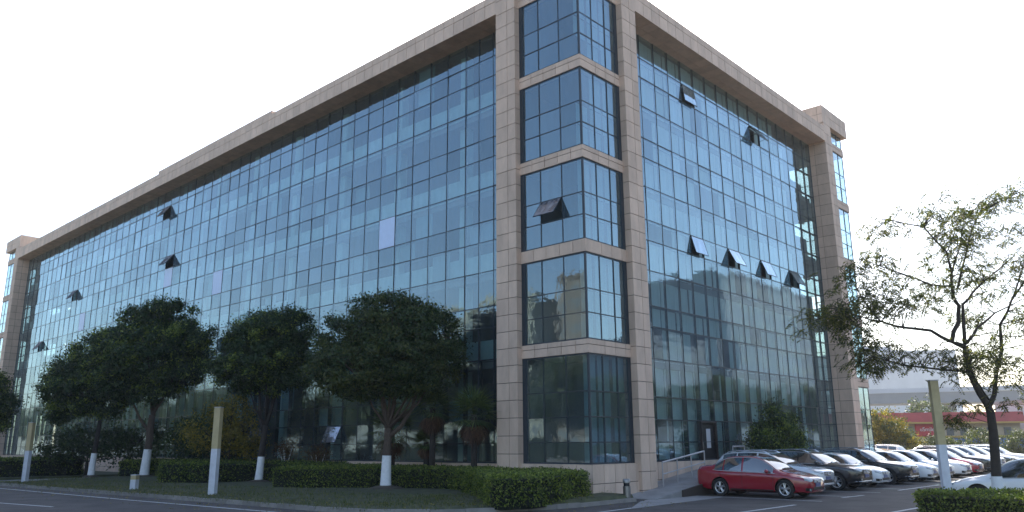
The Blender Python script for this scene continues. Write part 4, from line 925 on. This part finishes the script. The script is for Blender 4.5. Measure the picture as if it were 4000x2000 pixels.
CLS = [(-3.64,5.04),(-3.79,5.1),(-3.18,5.9),(-3.44,5.96),(-4.08,4.83),(-4.3,4.76),(-2.99,5.2),(-3.29,4.83),(-2.59,5.52),(-2.27,6.38),(-2.59,6.44),(-1.97,6.27),(-1.49,6.65),(-1.5,7.49),(-1.82,7.49),(-1.94,7.44),(-0.96,7.49),(-0.8,7.88),(-0.49,7.31),(-0.42,6.65),(-0.71,6.92),(-0.09,6.75),(0.18,7.14),(-0.13,7.59),(0.6,7.76),(1.08,7.75),(1.66,7.97),(0.29,7.87),(1.54,7.19),(1.16,7.19),(0.66,6.75),(0.37,6.92),(1.42,6.47),(0.99,6.09),(1.36,6.08),(-1.26,5.99),(-0.75,6.21),(-1.64,5.46),(-1.81,5.84),(-2.21,5.09),(-2.39,5.41),(-0.98,5.29),(-1.36,5.19),(-1.7,5.03),(-2.64,5.09),(-2.93,4.35),(-3.33,4.51),(-2.64,4.14),(-2.14,3.93),(-1.74,3.82),(-1.32,3.87),(-1.93,3.98),(-0.93,3.71),(-0.66,3.4),(-0.7,3.87),(-2.38,3.72),(-3.01,3.57),(-2.69,3.73),(-0.03,3.81),(0.25,3.96),(0.65,3.86),(0.99,3.7),(0.17,3.39),(-0.22,3.55),(0.45,3.55),(-0.12,5.02),(0.38,5.17),(0.73,4.75),(1.1,4.43),(1.01,5.49),(1.7,6.91),(-0.46,2.59),(-0.34,2.38),(0.76,2.88),(0.52,2.63),(-0.92,2.24),(-0.79,2.11),(-1.09,2.11),(-3.23,3.94),(-3.57,4.67),(-3.45,4.36),(-0.55,5.72),(-1.2,5.62),(-0.23,6.1),(0.5,5.98),(0.07,5.98),(1.34,4.64),(1.26,4.74),(1.65,8.26),(1.13,8.09),(2.2,7.6),(2.4,7.0),(2.3,6.3),(2.1,5.6),(2.0,8.1),(1.9,4.9),(2.2,4.3),(1.8,3.7),(2.5,5.2)]
t = thing('locust_tree', (1.37,-11.67,0), 'open feathery tree with dark forked limbs and a whitewashed foot, at the right edge', 'tree')
rt = random.Random(4); m = MB(); tips = []
dep = lambda r, z, k: .35*math.sin(r*2.1+k*1.7)*min(1, max(0, (z-2.4)/1.5))
for k, (l, (r0, r1)) in enumerate(zip(LIMBS, RAD)):
    pts = [R_*r+N_*dep(r, z, 0)+Vector((0,0,z)) for r, z in l]; n = len(pts)
    sm = []
    for i in range(n-1):
        for w in (0,.5): sm.append(pts[i].lerp(pts[i+1], w)+(Vector((rt.uniform(-.025,.025),rt.uniform(-.025,.025),rt.uniform(-.02,.02))) if (i or w) and k else Vector()))
    sm.append(pts[-1]); q = len(sm); m.tube(sm, [.86*(r0+(r1-r0)*i/(q-1)) for i in range(q)], 9); tips += [(p, max(.012, (r0+(r1-r0)*i/(q-1))*.45)) for i, p in enumerate(sm) if p.z > 2.7]
CP, CDr, CL_ = [], [], []; gl_ = np.random.default_rng(77)
ctr = []
for r, z in CLS:
    for e in range(3 if z > 2.8 else 1): ctr.append((R_*(r+rt.gauss(0,.13))+N_*(dep(r,z,0)+rt.gauss(0,.55 if z > 2.8 else .15))+Vector((0,0,z+rt.gauss(0,.10))), .38 if z > 2.8 else .16))
for c, sp in ctr:
    if c.z > 2.7:
        p, rr = min(tips, key=lambda q: (q[0]-c).length+abs(q[0].z-c.z)*.3); mid = p.lerp(c, .55)+Vector((rt.uniform(-.1,.1),rt.uniform(-.1,.1),.10)); m.tube([p, mid, c], [min(.02,rr), .011, .005], 4)
    for fnd in range(rt.randint(10,15)):
        az = rt.uniform(0, 2*math.pi); d = Vector((math.cos(az), math.sin(az), rt.uniform(-.7,.25))).normalized(); st = c+Vector((rt.gauss(0,sp*.5),rt.gauss(0,sp*.5),rt.gauss(0,sp*.45))); Lf = rt.uniform(.22,.40)
        s = d.cross(Vector((0,0,1))).normalized(); cur = st.copy()
        for b in range(7):
            d = (d+Vector((0,0,-.10))).normalized(); cur = cur+d*Lf/7
            for sg in (-1,1): bd = (s*sg+d*.55+Vector((0,0,-.35))).normalized(); CP.append(cur+bd*.045); CDr.append(bd); CL_.append(rt.uniform(.065,.10))
m.build('trunk', M['darkbark'], t, True)
mw = MB(); mw.tube([R_*.02+Vector((0,0,z)) for z in (-.3,0,.3,.62,.735)], [.165,.15,.138,.130,.126], 14); mw.build('whitewash', M['lime'], t, True, 50)
link('crown', leaf_mesh('crown', np.array(CP), np.array(CL_), np.array(CL_)*.34, np.array(CDr), None, M['locust']), t)
# fallen leaves along the kerb and on the road
gf = np.random.default_rng(19); fp = []
for p, n in zip(kp, kn):
    for k in range(22):
        w = gf.normal()*.9-.15; x, y = p.x+n.x*w+gf.normal()*.3, p.y+n.y*w+gf.normal()*.3; fp.append((x, y, (ZG+.014) if w < -.02 else bedz(x, y)+.06))
o = link('leaf_litter', leaf_mesh('leaf_litter', np.array(fp), gf.uniform(.05,.10,len(fp)), .05, np.column_stack([gf.normal(size=(len(fp),2)), gf.normal(size=len(fp))*.12]), np.tile([0,0,1.],(len(fp),1)), M['yellowleaf'])); o["kind"] = 'stuff'
# grass blades on the lawn and soil rings at the whitewashed trunks
gg = np.random.default_rng(9); GP = []
for p, n in zip(kp, kn):
    for k in range(330):
        w = .14+gg.random()**1.3*4.2; x, y = p.x+n.x*w+gg.normal()*.35, p.y+n.y*w+gg.normal()*.35; 
        if x < -2 and (p.y > 2 or True): GP.append((x, y, bedz(x, y)+.03))
GP = np.array(GP); ok = np.ones(len(GP), bool)
for x, y in [(-2.41,8.05),(-2.35,17.51),(-2.81,28.95),(-4.39,32.33)]: ok &= (GP[:,0]-x)**2+(GP[:,1]-y)**2 > .5
GP = GP[ok]; dn = gg.normal(size=(len(GP),3))*.35+np.array([0,0,1]); lg = gg.uniform(.05,.12,len(GP))
o = link('grass', leaf_mesh('grass', GP, lg, lg*.22, dn, gg.normal(size=(len(GP),3)), M['grass'])); o["kind"] = 'stuff'
for x, y, r in ((-2.41,8.05,.75),(-2.35,17.51,.6),(-2.81,28.95,.6),(-4.39,32.33,.5)):
    m = MB(); m.lathe([(r,-.03),(r*.7,.05),(r*.35,.10),(0,.12)], (x,y,bedz(x,y)), n=20); structure(m.build('soil_mound', M['soil'], None, True))
# ---------------------------------------------------------------- across the roads (seen mirrored in the glass) and the distance
M['palewall'] = mat('pale_olive_wall', (.25,.25,.20), .85, var=.15, scale=.6); M['brownwall'] = mat('brown_grey_wall', (.15,.125,.10), .85, var=.15, scale=.5); M['cream'] = mat('cream_wall', (.46,.41,.30), .85, var=.12, scale=.8); M['greywall'] = mat('blue_grey_wall', (.12,.14,.18), .85, var=.1, scale=.3)
M['window'] = mat('dark_window', (.10,.12,.13), .3); M['redroof'] = mat('faded_red_roof', (.42,.075,.07), .7, var=.12, scale=1.2); M['bluefence'] = mat('blue_hoarding', (.06,.15,.38), .7, var=.2, scale=2)
M['yellowtrim'] = mat('ochre_trim', (.50,.34,.10), .7); M['signred'] = mat('sign_red', (.50,.05,.06), .6); M['signwhite'] = mat('sign_white', (.75,.72,.70), .6)
M['deck'] = mat('bridge_concrete', (.27,.27,.27), .9, var=.1, scale=.2); M['farwall'] = mat('distant_wall', (.50,.51,.53), .9, var=.1, scale=.1)
def block(name, x0, x1, y0, y1, h, m, label, face, nx, nz, cat='building', group=None):
    t = thing(name, (x0, y0, ZG), label, cat, group); L, Wd = x1-x0, y1-y0
    k = MB(); k.box(0,L,0,Wd,-.2,h); k.build('wall', m, t)
    k = MB(); k.box(-.3,L+.3,-.3,Wd+.3,h+.003,h+.6); k.build('parapet', m, t)
    k = MB(); k.box(L*.35,L*.6,Wd*.3,Wd*.7,h+.61,h+3.2); k.build('stair_head', m, t)
    me = None
    S = Wd if face == 'X' else L; w = S/nx*.55; hh = (h-1.5)/nz*.5
    for i in range(nx):
        for j in range(nz):
            c = S*(i+.5)/nx; z = 1.6+(h-1.5)*(j+.35)/nz
            if me is None:
                q = MB(); q.box(*((-.02,.05,-w/2,w/2) if face == 'X' else (-w/2,w/2,-.02,.05)), -hh/2, hh/2); me = q.mesh('window', M['window'])
            o = link('window', me, t); o.location = (L, c, z) if face == 'X' else (c, Wd, z)
    return t
block('apartment_block', -90, -78, 50, 66, 29, M['brownwall'], 'brown grey block mirrored in the corner bay, right of the pale one', 'X', 5, 8)
block('apartment_block', -92, -75, 69, 92, 25, M['palewall'], 'pale building mirrored in the glass beside the corner pillar', 'X', 7, 7)
block('office_tower', 133, 196, -84, -62, 38, M['greywall'], 'tall blue grey block mirrored in the lower right glass front', 'Y', 11, 9)
block('office_tower', 99, 124, -80, -62, 20.5, M['greywall'], 'lower blue grey block mirrored in the right glass near the stone pillar', 'Y', 7, 6)
def far_tree(name, pos, blobs, ncl, per, spread, size, mats, label, group=None, seed=1, cat='tree', th=1.2):
    return broad_tree(name, label, cat, pos, [(0,0,-.1,.14),(0,0,th*.5,.12),(0,0,th,.10)], blobs, ncl, per, spread, size, mats, M['darkbark'], 0, group, seed, mix=.4)
st = far_tree('street_tree', (24,-27,ZG), [((0,0,6.6),(2.3,2.3,1.7)),((1.3,.5,5.2),(1.9,1.9,1.4)),((-1.4,-.4,5.0),(2.0,2.0,1.4)),((0,1.2,4.2),(1.7,1.7,1.0))], 150, 50, .36, .26, CM, 'leafy street tree across the road, mirrored in the glass', 'street trees mirrored in the glass', 61, th=3.2)
rs = random.Random(8)
for k in range(15):
    c = copy_tree(st); c.location = (24+5.4*(k+1)+rs.uniform(-1,1), -27+rs.uniform(-3,2), ZG); s = rs.uniform(.8,1.15); c.scale = (s,s,s*rs.uniform(.9,1.1)); c.rotation_euler = (0,0,rs.uniform(0,6.28))
for k in range(44):
    c = copy_tree(st); c.location = (-36+rs.uniform(-3,3), 6+4.4*k+rs.uniform(-1,1), ZG); s = rs.uniform(.95,1.3); c.scale = (s,s,s); c.rotation_euler = (0,0,rs.uniform(0,6.28))
hedge('added_street_hedge', [(-33.2,5),(-32,5),(-32,120),(-33.2,120)], ZG, 1.5, 'dark hedge added across the left street to darken the low mirror image', 9000, .25, [M['camphor']], 91)  # unseen hedge, added to hide the brightness under the mirrored crowns
hedge('added_street_hedge', [(-4,-25),(-4,-24),(95,-24),(95,-25)], ZG, 1.1, 'dark hedge added across the right road to darken the low mirror image', 8000, .25, [M['camphor']], 92)  # likewise added, covers pale sunlit ground in the mirror image
# shop with the red roof
t = thing('shop_building', (72,21.5,ZG), 'long cream shop with a red roof, a red sign and blue boards, beyond the parking', 'shop', rz=math.atan2(-.733,.68))
k = MB(); k.box(0,24.2,0,9,0,3.8); k.build('wall', M['cream'], t)
k = MB(); k.hexa([(-.3,-.9,3.82),(24.4,-.9,3.82),(24.4,9,3.82),(-.3,9,3.82),(-.3,-.5,4.95),(24.4,-.5,5.05),(24.4,9,5.05),(-.3,9,4.95)]); rf = k.build('roof', M['redroof'], t)
k = MB(); k.box(-.32,24.42,-.96,-.89,3.70,3.90); k.build('roof_trim', M['yellowtrim'], rf)
k = MB(); k.box(11.7,14.6,-.22,-.02,2.25,3.68); sg = k.build('shop_sign', M['signred'], t)
fc = bpy.data.curves.new('lettering', 'FONT'); fc.body = 'uSmile'; fc.size = .66; fc.extrude = .02; fc.align_x = 'CENTER'
fo = bpy.data.objects.new('tmp_text', fc); COL.objects.link(fo); dg = bpy.context.evaluated_depsgraph_get(); tm = bpy.data.meshes.new_from_object(fo.evaluated_get(dg)); bpy.data.objects.remove(fo)
tm.materials.clear(); tm.materials.append(M['signwhite']); lt = link('lettering', tm, sg); lt.location = (13.0,-.25,2.85); lt.rotation_euler = (math.pi/2,0,0)
for x in (7.2,8.6,15.8,17.4,19.2,20.6,22.6):
    k = MB(); k.box(x-.42,x+.42,-.06,.02,2.35,3.25); k.build('window', M['window'], t)
k = MB(); k.box(8.5,11.5,-.05,.02,.3,3.4); k.build('shop_window', mat('greenish_window', (.16,.20,.17), .3), t)
k = MB(); k.box(14.9,24.0,-1.2,-1.12,.9,2.0); k.build('blue_board', M['bluefence'], t)
k = MB(); k.box(14.9,24.0,-.9,-.02,2.12,2.3); k.build('awning', M['yellowtrim'], t)
t = thing('white_building', (91,2.4,ZG), 'plain pale building at the right edge, beyond the red roofed shop', 'building', rz=math.atan2(-.733,.68))
k = MB(); k.box(0,14,0,8,0,6.2); k.build('wall', M['farwall'], t); k = MB(); k.box(2,3.4,-.05,.02,2.6,4.2); k.build('window', M['window'], t); k = MB(); k.box(-.2,14.2,-.2,8.2,6.202,6.6); k.build('roof', M['deck'], t)
G2 = 'small trees along the far side of the parking'
YL = [M['yellowleaf'], M['farleaf']]; FL_ = [M['farleaf'], M['camphor2']]
far_tree('roadside_tree', (57.0,8.6,ZG), [((0,0,2.9),(1.5,1.5,1.2)),((.9,-.9,2.0),(1.3,1.3,1.0)),((-.9,.7,2.3),(1.4,1.4,1.2)),((-.2,.4,4.0),(1.0,1.0,.9)),((1.5,-1.5,1.5),(.9,.9,.7))], 130, 60, .3, .2, YL, 'yellow green tree beside the right end of the office block', G2, 71)
for (x, y, r, h, lb) in ((60.2,5.0,1.25,2.1,'bushy tree in front of the red shop sign'), (62.7,2.4,1.5,2.7,'rounded dark bushy tree right of the lamp post, beyond the cars'), (65.6,-.6,1.35,2.4,'rounded bushy tree at the right edge, beyond the cars')):
    far_tree('roadside_tree', (x,y,ZG), [((0,0,h*.62),(r,r,h*.42)),((r*.5,-r*.5,h*.5),(r*.7,r*.7,h*.35)),((-r*.5,r*.4,h*.5),(r*.7,r*.7,h*.35))], 70, 55, .24, .17, FL_, lb, G2, int(x), th=.6)
for (x, y, z, r, lb) in ((119.5,22.3,6.9,3.0,'hazy pale green tree in front of the elevated road, left of the lamp post'), (114.5,27.6,5.6,2.6,'hazy tree below the elevated road, close to the office block'), (123.5,17.5,5.2,2.6,'hazy tree below the elevated road, right of the lamp post'), (128,12.5,5.0,2.8,'hazy tree below the elevated road, behind the right tree trunk')):
    far_tree('distant_tree', (x,y,ZG), [((0,0,z*.85),(r,r,z*.33)),((r*.5,-r*.5,z*.65),(r*.9,r*.9,z*.28)),((-r*.5,r*.5,z*.65),(r*.9,r*.9,z*.28))], 80, 50, .5, .4, [M['farleaf'], M['camphor2']], lb, 'hazy trees below the elevated road', int(x), th=z*.4)
# brown shrubs and railings behind the cars
hedge('roadside_hedge', [(52,14),(53,15),(72,-6),(71,-7)], ZG, .45, 'brownish hedge strip between the parking and the shop', 6000, .2, [M['farleaf'], M['redleaf']], 81, mi=.4)
# elevated road
t = thing('elevated_road', (165.5,45.9,ZG), 'grey elevated road running behind the shop in the haze', 'viaduct', rz=math.atan2(-25.4,23.6))
k = MB(); k.hexa([(-60,0,9.2),(140,0,11.2),(140,12,11.2),(-60,12,9.2),(-60,0,11.0),(140,0,14.6),(140,12,14.6),(-60,12,11.0)]); k.build('deck', M['deck'], t)
k = MB(); k.hexa([(-60,-.3,11.01),(140,-.3,14.61),(140,-.02,14.61),(-60,-.02,11.01),(-60,-.3,12.0),(140,-.3,15.6),(140,-.02,15.6),(-60,-.02,12.0)]); k.build('barrier', M['farwall'], t)
for x in (-40,-10,20,50,80,110):
    k = MB(); k.box(x-.9,x+.9,4,6,0,9.3+(x+60)*.01); k.build('pier', M['deck'], t)
t = thing('distant_building', (405,140,ZG), 'huge pale flat topped building far off in the haze', 'building', rz=math.atan2(-34,32))
k = MB(); k.box(0,62,0,40,0,48.5); k.build('wall', M['farwall'], t); k = MB(); k.box(5,30,5,30,48.51,51); k.build('roof_plant', M['farwall'], t)
# power lines over the left wing
M['wire'] = mat('wire', (.10,.10,.11), .7)
Mw = cam.matrix_world; fpx = 3058.31
def sky_pt(u, v, D):                                           # a point D metres out, u/v measured once from the photograph
    d = Mw.to_3x3() @ Vector(((u-2000)/fpx, -(v-1000)/fpx, -1)); d = d/Vector((d.x,d.y,0)).length; return Mw.translation+d*D
for a, b in (((0,667),(420,735)),((0,683),(400,750)),((0,742),(330,790)),((0,754),(310,800)),((0,826),(220,855)),((0,838),(200,866)),((0,905),(120,915)),((0,530),(500,600))):
    dx = (b[1]-a[1])/(b[0]-a[0]); P0, P1 = sky_pt(-160,a[1]-160*dx-6,150), sky_pt(1100,a[1]+1100*dx+30,165)
    pts = []
    for i in range(13):
        w = i/12; p = P0.lerp(P1, w); p.z -= 1.2*math.sin(math.pi*w)*.25; pts.append(p)
    k = MB(); o0 = pts[0].copy(); k.tube([p-o0 for p in pts], .028, 4); o = k.build('power_line', M['wire']); o.location = o0
    tag(o, 'thin power line crossing the pale sky above the left wing', 'power line', 'power lines in the left sky')
# ---------------------------------------------------------------- air
k = MB(); k.box(-299,699,-199,449,ZG-1.5,62); hz = k.build('haze', None or M['wire']); hz.data.materials.clear()
hm = bpy.data.materials.new('haze_air'); hm.use_nodes = True; ht = hm.node_tree
for n in list(ht.nodes):
    if n.type == 'BSDF_PRINCIPLED': ht.nodes.remove(n)
pv = ht.nodes.new("ShaderNodeVolumePrincipled"); pv.inputs["Color"].default_value = (.90,.93,.96,1); pv.inputs["Density"].default_value = .00038; pv.inputs["Anisotropy"].default_value = .1
ht.links.new(pv.outputs[0], ht.nodes["Material Output"].inputs["Volume"]); hz.data.materials.append(hm); hz["kind"] = 'stuff'
SC.cycles.volume_bounces = 0; SC.cycles.volume_max_steps = 64
